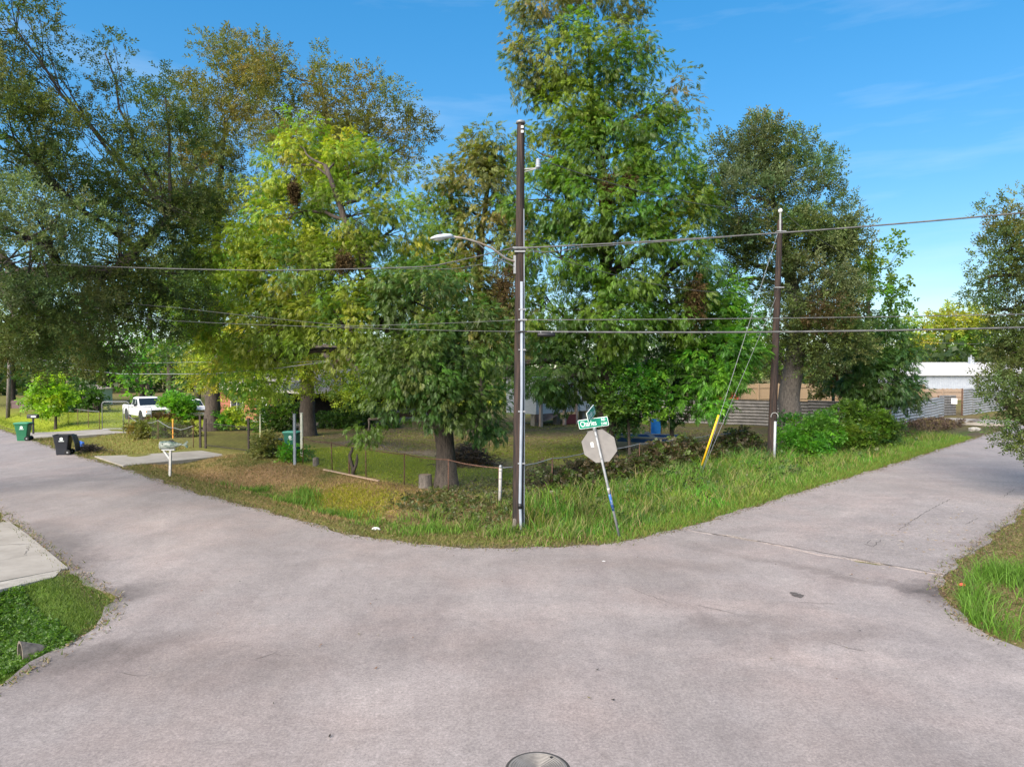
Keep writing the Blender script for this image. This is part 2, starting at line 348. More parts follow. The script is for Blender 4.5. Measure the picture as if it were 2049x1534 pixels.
def sheet(name, poly, z, mt, thick=.05):
    o = MB(); n = len(poly); top = [AB(p.x, p.y, z) for p in poly]; bot = [AB(p.x, p.y, z-thick) for p in poly]
    o.add(top+bot, [tuple(range(n))]+[(k, (k+1) % n, n+(k+1) % n, n+k) for k in range(n)])
    return tag(o.build(name, mt), kind='structure')
road = sheet('road', sub_jit(main, .07, 1, .2), 0.0, M_ROAD)
road2 = sheet('side_road', sub_jit(side, .07, 2, .2), 0.012, M_ROAD2)
# cracks and the tar lines of old joints
M_CRACK = mat('crack_dark', (.085, .076, .072), .95)
def crack(px_pts, w, parent, z=.004, seed=0):
    r = random.Random(seed); pts = []
    for i in range(len(px_pts)-1):
        p, q = G(*px_pts[i]), G(*px_pts[i+1]); k = max(2, int((q-p).length/.12))
        for s in range(k): pts.append(p.lerp(q, s/k)+Vector((r.uniform(-.03, .03), r.uniform(-.04, .04), 0)))
    pts.append(G(*px_pts[-1])); m = MB(); L_, R_ = [], []
    for i, p in enumerate(pts):
        t = (pts[min(i+1, len(pts)-1)]-pts[max(i-1, 0)]).normalized(); nrm = Vector((-t.y, t.x, 0)); ww = w*r.uniform(.3, 1)*min(1, .3+min(i, len(pts)-1-i)/4)
        L_.append(p+nrm*ww/2+Vector((0, 0, z))); R_.append(p-nrm*ww/2+Vector((0, 0, z)))
    n = len(pts); m.add(L_+R_, [(i, i+1, n+i+1, n+i) for i in range(n-1)]); return m.build('crack', M_CRACK, parent)
crack([(1385, 1061), (1500, 1080), (1640, 1105), (1760, 1127), (1885, 1150)], .05, road2, .016, 21); crack([(1795, 1062), (1850, 1026), (1902, 998)], .03, road2, .016, 1); crack([(1930, 1050), (1958, 1036)], .03, road2, .016, 2)
crack([(1765, 1080), (1745, 1094), (1730, 1090), (1742, 1080)], .03, road2, .016, 3); crack([(2008, 994), (2030, 978)], .03, road2, .016, 4)
crack([(1595, 1206), (1672, 1208)], .035, road, .004, 5); crack([(1395, 1210), (1480, 1230)], .022, road, .004, 6)
crack([(1250, 1172), (1290, 1186), (1345, 1208)], .02, road, .004, 7); crack([(1660, 1285), (1740, 1305)], .022, road, .004, 8)
crack([(230, 1345), (290, 1352), (330, 1340)], .02, road, .004, 9); crack([(500, 1320), (545, 1308), (600, 1312)], .016, road, .004, 10)
M_STAIN = mat('oil_stain', (.06, .048, .042), .8, (.13, .115, .11), scale=14, contrast=(.4, .75))
def stain(px, py, rx, ry, parent, seed, z=.005):
    c = G(px, py); r = random.Random(seed); ph = [r.uniform(0, 6.28) for _ in range(4)]
    pts = [c+Vector((rx*math.cos(t)*(1+.18*math.sin(3*t+ph[0])+.12*math.sin(5*t+ph[1])+.1*math.sin(11*t+ph[2])), ry*math.sin(t)*(1+.18*math.sin(2*t+ph[3])+.1*math.sin(9*t+ph[1])), z)) for t in [k/40*2*math.pi for k in range(40)]]
    m = MB(); m.add(pts, [tuple(range(40))]); return m.build('stain', M_STAIN, parent)
stain(1594, 1190, .11, .15, road, 3)
# concrete driveways
def slab(name, ab, z, mt=M_CONC, t=.1):
    pts = [Vector(p) for p in ab]; o = MB(); n = len(pts); o.add([AB(p.x, p.y, z) for p in pts]+[AB(p.x, p.y, z-t) for p in pts], [tuple(range(n)), tuple(reversed(range(n, 2*n)))]+[(k, (k+1) % n, n+(k+1) % n, n+k) for k in range(n)])
    return tag(o.build(name, mt), kind='structure')
dw = slab('driveway', [(3.86, 17.5), (3.9, 21.4), (3.86, 23.9), (2.9, 24.3), (-9, 24.3), (-9, 17.4), (2.4, 17.4)], .016, t=.4)
crack([(-20, 1092), (40, 1090), (92, 1088)], .03, dw, .021, 31); crack([(-10, 1126), (50, 1112), (60, 1090)], .014, dw, .021, 32)
M_CONCW = mat('concrete_edge', (.22, .2, .17), .9, (.36, .33, .29), scale=3, bump=.3, bscale=40)
slab('driveway_curb', [(3.72, 17.5), (2.4, 17.36), (-9, 17.36), (-9, 16.85), (2.2, 16.75), (3.5, 17.0)], .004, M_CONCW, .4)
slab('driveway', [(9.6, 33.8), (9.65, 38.4), (11, 37.6), (14.2, 37.0), (14.4, 34.0), (12.5, 33.9)], .02, t=.3)
slab('driveway', [(9.35, 50.8), (9.35, 55.2), (11, 54.4), (16, 54.0), (24, 55), (24, 51.6), (15, 50.4), (11.5, 50.2)], .03, t=.3)
slab('driveway', [(62.2, 10.35), (66.5, 10.35), (66.5, 15.6), (64, 16), (62.2, 15.2)], .12, t=.22)
MARK_SETTING_END = True

# ------------------------------------------------------------------ foliage builder
def frond_pecan(seed):
    r = np.random.default_rng(seed); P = []
    n = 4
    def leaf(o, d, l, w, up):
        d = d/np.linalg.norm(d); s = np.cross(d, up); s /= np.linalg.norm(s)
        P.append([o, o+d*l*.42+s*w/2-up*.02*l, o+d*l-np.array((0, 0, .12*l)), o+d*l*.42-s*w/2-up*.02*l])
    for i in range(n):
        t = (i+.6)/n; o = np.array((t*.75, 0, -.28*t*t)); k = .5*math.sin(math.pi*(.25+.6*t))+.12
        for sgn in (-1, 1):
            if n == 4 and i == 0 and sgn == 1: continue
            d = np.array((.55+.3*t, sgn*(.85-.2*t), -.35+r.uniform(-.15, .15))); leaf(o, d, k*r.uniform(.85, 1.1), k*.31, np.array((0, 0, 1.)))
    leaf(np.array((.75, 0, -.28)), np.array((1, r.uniform(-.2, .2), -.6)), .5, .16, np.array((0, 0, 1.)))
    return np.array(P)                                             # (8,4,3) about one unit long
def frond_twig(seed, n=9, lw=.42, ll=.36):
    r = np.random.default_rng(seed); P = []
    for i in range(n):
        t = (i+.5)/n; o = np.array((t*.8, 0, .05*t)); ang = i*2.4+r.uniform(-.4, .4)
        d = np.array((.8, math.cos(ang), math.sin(ang)+.15)); d /= np.linalg.norm(d); up = np.array((-.3, -math.sin(ang)*.5, 1)) + r.uniform(-.5, .5, 3)
        s = np.cross(d, up); s /= np.linalg.norm(s); l = ll*r.uniform(.7, 1.15); w = l*lw
        P.append([o, o+d*l*.5+s*w/2, o+d*l, o+d*l*.5-s*w/2])
    return np.array(P)
TEMPL = {'pecan': [frond_pecan(k) for k in range(5)], 'oak': [frond_twig(20+k, 10, .40, .34) for k in range(5)], 'broad': [frond_twig(40+k, 6, .72, .5) for k in range(5)], 'dead': [frond_twig(60+k, 8, .35, .5) for k in range(4)]}
def foliage(pos, dirs, size, kind, cols, r):
    """pos (N,3), dirs (N,3) stem directions, size (N,), cols (N,3) -> verts, quads, tint"""
    T = TEMPL[kind]; Vs, Cs = [], []
    pick = r.integers(0, len(T), len(pos))
    x = dirs/np.linalg.norm(dirs, axis=1, keepdims=True)
    up = np.tile(np.array((0, 0, 1.)), (len(pos), 1)) + r.normal(0, .35, (len(pos), 3))
    y = np.cross(up, x); y /= np.linalg.norm(y, axis=1, keepdims=True)+1e-9; z = np.cross(x, y)
    for k in range(len(T)):
        m = pick == k
        if not m.any(): continue
        F = np.stack([x[m], y[m], z[m]], 2)                         # columns
        V = np.einsum('nij,qpj->nqpi', F, T[k])*size[m][:, None, None, None]+pos[m][:, None, None, :]
        Vs.append(V.reshape(-1, 3)); q = T[k].shape[0]
        c = cols[m][:, None, :]*r.uniform(.78, 1.22, (m.sum(), q, 1))
        Cs.append(np.repeat(c.reshape(-1, 3), 4, axis=0))
    V = np.concatenate(Vs); C = np.concatenate(Cs); Qd = np.arange(len(V)).reshape(-1, 4)
    return V, Qd, C
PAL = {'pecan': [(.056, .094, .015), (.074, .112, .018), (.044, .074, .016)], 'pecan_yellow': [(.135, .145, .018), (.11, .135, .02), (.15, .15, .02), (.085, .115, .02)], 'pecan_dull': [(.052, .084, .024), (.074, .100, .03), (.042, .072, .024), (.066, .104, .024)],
       'pecan_mixed': [(.082, .105, .018), (.12, .13, .02), (.058, .084, .018), (.10, .115, .02)], 'oak': [(.062, .080, .030), (.080, .094, .040), (.048, .066, .026)],
       'oak_silver': [(.070, .088, .050), (.088, .105, .062), (.050, .066, .036)], 'olive': [(.098, .092, .034), (.115, .098, .036), (.072, .076, .026)], 'bright': [(.06, .14, .02), (.085, .17, .022), (.045, .105, .022)],
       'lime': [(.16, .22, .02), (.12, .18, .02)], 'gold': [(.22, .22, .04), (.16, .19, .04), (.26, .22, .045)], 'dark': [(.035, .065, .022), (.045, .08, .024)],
       'mid': [(.075, .115, .026), (.10, .14, .03)], 'brown': [(.12, .07, .04), (.09, .055, .035), (.16, .09, .05)]}
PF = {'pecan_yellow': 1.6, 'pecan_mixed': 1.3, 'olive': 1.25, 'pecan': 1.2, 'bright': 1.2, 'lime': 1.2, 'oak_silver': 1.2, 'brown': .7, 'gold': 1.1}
for _k in PAL: PAL[_k] = [tuple(c*f*PF.get(_k, 1.1) for c, f in zip(col, (1.26, 1.42, 1.0))) for col in PAL[_k]]
NTRI = 0
def tree(name, label, Y, base_px, trunk, lobes, kind='pecan', pal='pecan', leaf=4.0, rc=.85, dens=1.0, fr=60, bark=None, group=None, seed=1, cat='tree', dead=(), twigs=.5, mat_=None, droop=.45, top_pal=None, lmin=0.0, back=.4):
    """lobes and trunk points are read off the photograph in pixels; Y is the distance of the trunk, found from where it meets the ground"""
    global NTRI
    r = np.random.default_rng(seed); rr = random.Random(seed); k = Y/1400; bark = bark or M_BARK
    base = at(base_px[0], base_px[1], Y) if len(base_px) == 2 else Vector(base_px); base.z = gz(base)-.05
    root = thing(name, label, cat, base, 0, group)
    tp = [Vector((0, 0, 0))]; tr_ = [trunk[0][2]]
    for (px, py, rad, *dy) in trunk[1:]:
        tp.append(at(px, py, Y+(dy[0] if dy else 0))-base); tr_.append(rad)
    # smooth the trunk with small wobble, flare at the foot
    pts, rads = [], []
    for i in range(len(tp)-1):
        n = max(2, int((tp[i+1]-tp[i]).length/.5))
        for s in range(n):
            t = s/n; pts.append(tp[i].lerp(tp[i+1], t)+Vector((rr.uniform(-.03, .03), rr.uniform(-.03, .03), 0))*(1 if i+s else 0)); rads.append(tr_[i]*(1-t)+tr_[i+1]*t)
    pts.append(tp[-1]); rads.append(tr_[-1])
    rads[0] *= 1.35
    if len(rads) > 2: rads[1] *= 1.1
    pts = [Vector((0, 0, -.25))]+pts; rads = [rads[0]*1.1]+rads
    MB().tube(pts, rads, 12).build('trunk', bark, root, smooth=True)
    leafm = mat_ or (M_OAK if 'oak' in kind or 'olive' in pal else M_LEAF)
    P, D, Sz, C = [], [], [], []
    wood = MB()
    L = []
    for lb in lobes:
        cx, cy, rx, ry = lb[:4]; dY = lb[4] if len(lb) > 4 else 0; dn = lb[5] if len(lb) > 5 else 1; lp = lb[6] if len(lb) > 6 else pal
        c = np.array(at(cx, cy, Y+dY)); kk = (Y+dY)/1400; rad = np.array((rx*kk, (rx+ry)/2*kk*.95, ry*kk)); L.append((c, rad, dn, lp))
    trunk_w = [base+p for p in pts[2:]]
    for li, (c, rad, dn, lp) in enumerate(L):
        cv = Vector(c); rm = rad.mean()
        # main limb: from the trunk, below the lobe, curving to its middle
        cand = [(p, rd) for p, rd in zip(trunk_w, rads[2:]) if p.z < cv.z+.2 and p.z > base.z+lmin] or [min(((p, rd) for p, rd in zip(trunk_w, rads[2:]) if p.z > base.z+lmin), key=lambda q: (q[0]-cv).length)]
        j = min(cand, key=lambda q: (q[0]-cv).length + .6*abs((cv.z-(q[0]-cv).to_2d().length*.7)-q[0].z)); p0, rd0 = j
        mid = p0.lerp(cv, .5)+Vector((rr.uniform(-.4, .4), rr.uniform(-.4, .4), (-.12*(cv-p0).length+.2) if cv.z > p0.z+1.2 else .22*(cv-p0).length))
        n = 7; lp_pts = []
        for s in range(n+1):
            t = s/n; lp_pts.append(p0*(1-t)**2+mid*2*t*(1-t)+cv*t*t+Vector((rr.uniform(-.08, .08), rr.uniform(-.08, .08), rr.uniform(-.08, .08)))*(1 if s else 0))
        r0 = min(rd0*.62, .05+.028*(cv-p0).length+.03*rm)
        MB().tube([p-base for p in lp_pts], [r0*(1-.68*s/n) for s in range(n+1)], 7).build('limb', bark, root, smooth=True)
        nc = max(3, int(dn*dens*4.6*(rm/rc)**2))
        u = r.normal(0, 1, (nc, 3)); u /= np.linalg.norm(u, axis=1, keepdims=True)
        u[:, 1] = np.where((u[:, 1] > .15) & (r.random(nc) > back), -u[:, 1], u[:, 1])
        rho = r.uniform(.42, 1.04, nc)**.6
        cc = c+u*rho[:, None]*rad
        keep = np.ones(nc, bool)
        for lj, (c2, rad2, *_r) in enumerate(L):
            if lj != li: keep &= ~((((cc-c2)/rad2)**2).sum(1) < .30)
        for q in range(nc):
            if not keep[q] or cc[q][2] < gz(cc[q])+.25: continue
            rcl = rc*rr.uniform(.55, 1.25)*(1.0 if rho[q] < .95 else .75)
            if rr.random() < twigs:
                src = lp_pts[rr.randint(3, n)]; tip = Vector(cc[q]); md = src.lerp(tip, .5)+Vector((rr.uniform(-.25, .25), rr.uniform(-.25, .25), rr.uniform(-.1, .35)))*rcl
                wood.tube([src-base, src.lerp(md, .6)-base, md.lerp(tip, .3)-base, tip-base], [r0*.26, r0*.2, r0*.14, .012], 4, cap=False)
            nf = max(6, int(fr*(rcl/rc)**2*rr.uniform(.7, 1.2)))
            v = r.normal(0, 1, (nf, 3)); v /= np.linalg.norm(v, axis=1, keepdims=True)
            off = v*(r.random(nf)**.42)[:, None]*rcl*np.array((1.1, 1.1, .78))
            dr = v*.7+u[q]*.45+r.normal(0, .35, (nf, 3)); dr[:, 2] -= droop
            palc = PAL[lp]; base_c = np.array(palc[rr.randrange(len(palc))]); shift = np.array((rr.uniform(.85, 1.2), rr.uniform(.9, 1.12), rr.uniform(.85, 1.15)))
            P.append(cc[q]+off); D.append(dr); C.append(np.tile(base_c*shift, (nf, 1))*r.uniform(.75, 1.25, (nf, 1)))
            Sz.append(r.uniform(.75, 1.3, nf))
    P = np.concatenate(P); D = np.concatenate(D); C = np.concatenate(C); Sz = np.concatenate(Sz)
    unit = {'pecan': .5, 'oak': .34, 'broad': .5}[kind]
    Sz = Sz*leaf*Y/700/unit                                          # leaf length in the render's pixels -> metres at this distance
    V, Qd, T = foliage(P-np.array(base), D, Sz, kind, C, r); NTRI += 2*len(Qd)
    if wood.v: tag(wood.build('branches', bark, root), kind='stuff')
    np_mesh('crown', V, quads=Qd, tint=T, mat=leafm, parent=root)
    for (px, py, rx, ry, dY) in dead:
        c = np.array(at(px, py, Y+dY)); nn = 200; v = r.normal(0, 1, (nn, 3)); v /= np.linalg.norm(v, axis=1, keepdims=True)
        off = r.normal(0, .5, (nn, 3))*np.array((rx*k, rx*k, ry*k)); dd = v*.6; dd[:, 2] -= .9
        cc = np.array(PAL['brown'])[r.integers(0, 3, nn)]*.55
        V, Qd, T = foliage(c+off-np.array(base), dd, np.full(nn, leaf*Y/700/.42), 'dead', cc, r); NTRI += 2*len(Qd)
        np_mesh('dead_leaf_clump', V, quads=Qd, tint=T, mat=M_DEAD, parent=root)
    return root
MARK_TREES = True

# ------------------------------------------------------------------ trees
tree('live_oak', 'huge grey-green live oak spreading over the left road, dark heavy limbs', 23, (-20.5, 23.0, 0),
     [(0, 0, .62), (-230, 700, .5), (-160, 600, .42), (40, 555, .30), (230, 545, .22, 1), (340, 430, .13, 2)],
     [(30, 60, 85, 150, 0, 1.0), (20, 270, 110, 140, -2), (-140, 300, 170, 260, 0, .22), (60, 480, 140, 130, -4, 1.2, 'oak_silver'), (180, 330, 110, 110, 1, .9), (255, 240, 90, 80, 2, .7),
      (330, 200, 70, 60, 2, .5), (215, 110, 36, 40, 2, .6), (300, 390, 110, 100, 1, .85), (240, 520, 140, 110, 0, 1.1), (90, 620, 120, 90, -3, 1.2), (215, 660, 90, 80, 0, 1.2), (330, 580, 90, 90, 1, 1.0), (395, 330, 70, 100, 3, .75),
      (140, 190, 60, 60, 1, .35), (60, 690, 80, 55, 3, .8, 'olive'), (150, 690, 60, 50, 4, .9, 'olive'), (380, 470, 70, 80, 3, .9)],
     'oak', 'oak', leaf=3.4, rc=.62, dens=.9, fr=56, bark=M_BARK, seed=3, droop=.15, lmin=6.5)
tree('oak_tree', 'tall olive-brown oak, its trunk behind the dark iron gate', 47, (425, 858),
     [(0, 0, .52), (425, 740, .45), (428, 560, .34), (440, 380, .2), (450, 250, .1)],
     [(455, 165, 70, 75, 0, .8), (430, 260, 100, 90, 0, .9), (500, 130, 50, 55, 1, .7), (410, 380, 100, 100, 0, 1), (470, 480, 100, 110, -2, 1, 'pecan_mixed'), (400, 590, 70, 90, -1, 1, 'mid'), (440, 690, 80, 60, 0, .9, 'pecan_yellow'), (440, 735, 55, 40, -7, 1.7, 'pecan_yellow'), (505, 770, 50, 30, -8, 1.7, 'pecan_yellow')],
     'oak', 'olive', leaf=3.0, rc=1.15, dens=1.0, fr=54, seed=4, droop=.1, lmin=5.0)
tree('oak_tree', 'tallest olive-brown oak with sky gaps, its thick trunk before the carport', 43.5, (615, 872),
     [(0, 0, .50), (615, 740, .42), (620, 560, .34), (640, 380, .26), (655, 240, .14), (640, 150, .08)],
     [(600, 165, 85, 60, 0, .8), (520, 120, 40, 50, 1, .6), (690, 200, 80, 90, 0, .85), (760, 250, 60, 95, 0, .75), (815, 290, 42, 70, 1, .7), (560, 240, 70, 70, 2, .8), (720, 320, 90, 80, 0, .9), (620, 300, 90, 80, 1, .9), (660, 430, 120, 100, 1, .8), (560, 560, 120, 110, 0, .8, 'pecan_yellow'), (640, 690, 90, 60, -1, .9, 'pecan_mixed'), (555, 765, 50, 32, -7, 1.7, 'pecan_yellow'), (590, 735, 50, 36, -6, 1.5, 'pecan_mixed'), (670, 760, 55, 34, -7, 1.6, 'pecan_mixed'), (735, 770, 50, 38, -8, 1.6, 'pecan_yellow')],
     'oak', 'olive', leaf=3.0, rc=1.1, dens=1.0, fr=54, seed=5, droop=.1, lmin=5.0)
tree('pecan_tree', 'yellowing pecan with a stout trunk standing in the chain-link fence corner', 25.0, (893, 980),
     [(0, 0, .36), (893, 900, .33), (885, 850, .34), (845, 760, .28), (790, 650, .22), (735, 540, .17), (690, 440, .12), (650, 330, .07)],
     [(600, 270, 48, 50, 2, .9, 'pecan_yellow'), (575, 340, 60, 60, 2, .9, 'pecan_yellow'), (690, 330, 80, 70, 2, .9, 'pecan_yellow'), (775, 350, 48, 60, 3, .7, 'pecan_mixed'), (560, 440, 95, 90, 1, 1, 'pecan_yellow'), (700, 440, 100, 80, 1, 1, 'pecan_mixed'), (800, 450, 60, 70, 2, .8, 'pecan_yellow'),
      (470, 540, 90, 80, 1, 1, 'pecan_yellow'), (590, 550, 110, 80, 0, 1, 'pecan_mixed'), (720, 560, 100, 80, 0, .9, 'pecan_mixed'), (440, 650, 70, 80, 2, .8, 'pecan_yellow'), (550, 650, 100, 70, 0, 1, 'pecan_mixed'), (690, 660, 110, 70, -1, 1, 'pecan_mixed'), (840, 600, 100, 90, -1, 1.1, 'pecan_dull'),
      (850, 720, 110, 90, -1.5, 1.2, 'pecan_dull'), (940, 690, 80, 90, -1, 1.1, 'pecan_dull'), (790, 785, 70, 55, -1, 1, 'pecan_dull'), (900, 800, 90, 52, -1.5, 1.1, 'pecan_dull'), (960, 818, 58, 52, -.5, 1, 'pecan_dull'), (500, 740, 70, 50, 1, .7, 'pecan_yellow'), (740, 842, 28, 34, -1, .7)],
     'pecan', 'pecan', leaf=2.8, rc=.62, dens=.95, fr=92, bark=M_BARK, seed=6, lmin=2.2, dead=[(690, 520, 16, 20, -1.5), (1010, 570, 28, 48, 1.0), (590, 380, 8, 22, 0)])
tree('pecan_tree', 'broad olive pecan behind the street light, its top half against the sky', 42, (960, 872),
     [(0, 0, .40), (960, 740, .33), (955, 600, .26), (965, 450, .16), (985, 330, .08)],
     [(990, 290, 55, 60, 0, .8), (960, 380, 75, 80, 0, .9), (910, 470, 65, 80, 1, .9, 'pecan_mixed'), (880, 380, 32, 50, 1, .5), (1000, 480, 80, 90, 0, 1), (940, 600, 100, 90, 0, 1), (850, 560, 70, 80, 1, .9, 'pecan_mixed'), (1020, 650, 80, 90, 1, 1), (870, 690, 90, 70, 1, .8)],
     'pecan', 'olive', leaf=3.3, rc=.95, dens=1.2, fr=58, seed=7, mat_=M_LEAF)
tree('pecan_tree', 'tallest deep green pecan of all, topping out above the utility pole', 33.5, (1212, 900),
     [(0, 0, .48), (1212, 760, .42), (1210, 620, .36), (1215, 460, .28), (1200, 320, .2), (1185, 180, .12), (1175, 60, .06)],
     [(1110, 30, 100, 62, 0, .85, 'olive'), (1200, -10, 85, 55, 0, .7, 'olive'), (1075, 120, 70, 55, 0, .75, 'olive'), (1030, 165, 40, 50, 0, .6, 'olive'), (1170, 110, 95, 75, -1, 1, 'pecan_mixed'), (1260, 75, 50, 60, 0, .7, 'olive'), (1250, 150, 65, 70, -1, .95), (1150, 220, 100, 70, 0, .95, 'pecan_mixed'), (1250, 240, 85, 75, -1, 1.05),
      (1340, 185, 46, 50, 0, .6, 'olive'), (1365, 225, 38, 45, 0, .55, 'olive'), (1090, 310, 75, 60, 0, .9, 'pecan_mixed'), (1200, 320, 110, 80, -1, 1.1), (1310, 300, 70, 70, -1, 1), (1105, 400, 85, 75, -1, 1), (1230, 420, 110, 80, -2, 1.1), (1340, 390, 75, 75, -1, 1.05), (1375, 440, 60, 60, -1, .95, 'pecan_mixed'),
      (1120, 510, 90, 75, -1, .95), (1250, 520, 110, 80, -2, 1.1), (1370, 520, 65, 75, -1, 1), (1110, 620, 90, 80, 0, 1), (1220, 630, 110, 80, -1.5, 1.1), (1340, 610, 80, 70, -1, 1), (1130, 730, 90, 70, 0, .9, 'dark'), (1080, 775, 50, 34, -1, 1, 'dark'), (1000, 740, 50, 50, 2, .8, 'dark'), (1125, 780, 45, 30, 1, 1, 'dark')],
     'pecan', 'pecan', leaf=2.9, rc=.85, dens=1.0, fr=86, seed=8, lmin=3.5, dead=[(1216, 385, 9, 34, -3.4), (1260, 372, 9, 24, -3.2), (1392, 600, 16, 44, -2.5)])
tree('live_oak', 'grey-green live oak with a thick twisted trunk behind the far utility pole', 40.5, (1585, 884),
     [(0, 0, .66), (1578, 800, .60), (1592, 700, .52), (1600, 640, .44), (1585, 570, .36), (1570, 480, .24), (1545, 390, .14), (1530, 310, .07)],
     [(1520, 300, 65, 50, 0, 1.0, 'oak_silver'), (1525, 265, 30, 30, 0, .6, 'oak_silver'), (1450, 350, 50, 65, 0, .9, 'oak_silver'), (1590, 370, 70, 65, 0, 1, 'oak_silver'), (1500, 400, 85, 65, -1, 1, 'oak_silver'), (1640, 430, 52, 70, 0, .95, 'oak_silver'), (1440, 440, 45, 50, 0, .8), (1570, 470, 90, 60, -1, .9), (1660, 520, 48, 70, 0, .9), (1630, 590, 75, 75, -1, 1.1, 'oak_silver'), (1660, 680, 65, 80, -1, 1.1), (1480, 560, 60, 50, 2, .6),
      (1560, 640, 50, 55, -1.5, .7), (1650, 600, 30, 40, -3, .5, 'brown'), (1540, 710, 30, 50, 0, .5), (1700, 600, 30, 60, 1, .7), (1430, 390, 45, 50, 1, .9, 'oak_silver'), (1600, 310, 40, 40, 0, .9, 'oak_silver'), (1670, 470, 40, 60, 0, .9, 'oak_silver'), (1530, 480, 70, 50, 1, .9), (1620, 500, 70, 60, -1, 1, 'oak_silver'), (1450, 500, 50, 40, 2, .7)],
     'oak', 'oak', leaf=3.2, rc=1.0, dens=1.1, fr=62, bark=M_BARKG, seed=9, droop=-.15)
tree('hackberry_tree', 'loose broad-leaved young tree against open sky beside the thick-trunked live oak', 46, (1735, 862),
     [(0, 0, .2), (1735, 740, .16), (1738, 600, .11), (1745, 480, .05)],
     [(1745, 500, 50, 45, 0, .7), (1790, 530, 38, 45, 0, .5), (1710, 530, 35, 50, 0, .6, 'pecan_mixed'), (1750, 590, 60, 45, 0, .7), (1735, 570, 24, 24, -3, 1.3, 'bright'), (1720, 650, 50, 50, 0, .9, 'bright'), (1780, 640, 36, 36, 0, .4)],
     'broad', 'mid', leaf=3.6, rc=.9, dens=.8, fr=30, seed=10)
tree('leafy_tree', 'low dense dark green tree drooping over the corrugated fence corner', 44, (1752, 868),
     [(0, 0, .25), (1750, 800, .2), (1748, 740, .14), (1750, 690, .06)],
     [(1750, 680, 60, 50, 0, 1), (1715, 740, 60, 60, -1, 1.1), (1790, 730, 48, 55, -1, 1.1), (1755, 770, 62, 45, -1.5, 1.1), (1812, 785, 28, 34, -1, .9)],
     'pecan', 'dark', leaf=2.9, rc=.8, dens=1.1, fr=56, seed=11)
tree('elm_tree', 'bright layered green tree left of the far utility pole', 34.5, (1345, 905),
     [(0, 0, .11), (1345, 830, .10), (1350, 740, .08), (1370, 640, .06), (1400, 560, .03)],
     [(1420, 590, 60, 45, -1, .8, 'bright'), (1400, 660, 80, 50, -1, 1, 'pecan'), (1465, 640, 45, 28, -1, 1, 'bright'), (1440, 700, 70, 30, -2, 1.1, 'bright'), (1370, 740, 70, 40, -1, 1, 'dark'), (1440, 750, 70, 26, -2, 1.1, 'bright'), (1400, 800, 60, 24, -2, 1, 'bright'), (1470, 710, 40, 18, -2, 1, 'bright'), (1350, 680, 60, 60, 0, .9, 'dark'), (1345, 800, 40, 40, 0, .9, 'dark')],
     'pecan', 'bright', leaf=3.6, rc=.62, dens=1.0, fr=44, seed=12, droop=.05)
tree('leafy_shrub', 'bright green bushy young tree behind the street name blades', 33, (1260, 900),
     [(0, 0, .07), (1258, 840, .06), (1255, 770, .04)],
     [(1220, 745, 50, 38, 0, 1, 'bright'), (1285, 760, 40, 40, -.5, 1, 'bright'), (1250, 790, 60, 40, 0, 1, 'pecan'), (1190, 770, 40, 40, 1, 1, 'pecan'), (1290, 800, 42, 34, 0, .9, 'bright'), (1235, 835, 45, 32, .5, 1, 'dark')],
     'broad', 'bright', leaf=3.0, rc=.5, dens=1.1, fr=34, seed=13)
tree('live_oak', 'dark live oak hanging over the right road edge beyond the near tall grass', 24, (19.6, 23.5, 0),
     [(0, 0, .5), (2165, 760, .42), (2130, 620, .3), (2100, 500, .16), (2070, 430, .08)],
     [(2020, 430, 50, 45, 0, .7, 'olive'), (2060, 480, 90, 80, 0, 1, 'olive'), (1990, 520, 55, 65, 0, .9), (2060, 600, 90, 80, 0, 1.1), (1995, 620, 40, 55, 1, .9, 'olive'), (2050, 700, 60, 70, 0, 1.1), (2030, 780, 58, 60, -1, 1.1), (2060, 850, 55, 55, -1, 1.1), (1995, 800, 36, 32, -1, .8), (1960, 560, 30, 50, 0, .6), (2010, 700, 40, 60, 1, .9), (2035, 880, 22, 30, -1, .7), (2150, 560, 110, 160, 0, .25), (2150, 760, 90, 120, 0, .25)],
     'oak', 'oak', leaf=3.4, rc=.6, dens=1.0, fr=58, seed=14, droop=.25)
tree('distant_tree', 'rounded golden-green tree rising behind the white metal building', 125, (1900, 790),
     [(0, 0, .5), (1895, 740, .4), (1895, 680, .2)],
     [(1850, 660, 50, 34, 0, 1), (1920, 650, 60, 34, 0, 1), (1900, 700, 85, 40, 0, 1.1, 'mid'), (1840, 710, 45, 36, 0, 1), (1960, 690, 36, 44, 0, 1, 'mid'), (1945, 632, 26, 16, 0, .8)],
     'broad', 'gold', leaf=2.6, rc=1.9, dens=1.2, fr=40, seed=15)
tree('brown_leaved_tree', 'small tree with brown withered leaves before the tan board fence', 50, (1668, 850),
     [(0, 0, .12), (1668, 790, .1), (1655, 755, .05)], [(1650, 750, 34, 14, 0, 1.2), (1680, 752, 24, 12, 0, 1), (1640, 775, 26, 14, 0, .6, 'olive')],
     'broad', 'brown', leaf=2.6, rc=.5, dens=1.0, fr=26, seed=16)
tree('young_tree', 'small lime-yellow young tree on the mown lawn at the wire fence', 52, (111, 850),
     [(0, 0, .09), (111, 820, .08), (108, 790, .05), (105, 765, .03)],
     [(105, 770, 22, 20, 0, 1), (88, 795, 32, 16, 0, 1), (125, 797, 26, 18, 0, 1), (105, 815, 26, 12, 0, .8), (72, 800, 18, 8, 0, .7), (140, 790, 16, 10, 0, .6)],
     'broad', 'lime', leaf=2.8, rc=.45, dens=1.0, fr=26, seed=17, mat_=M_LEAF)
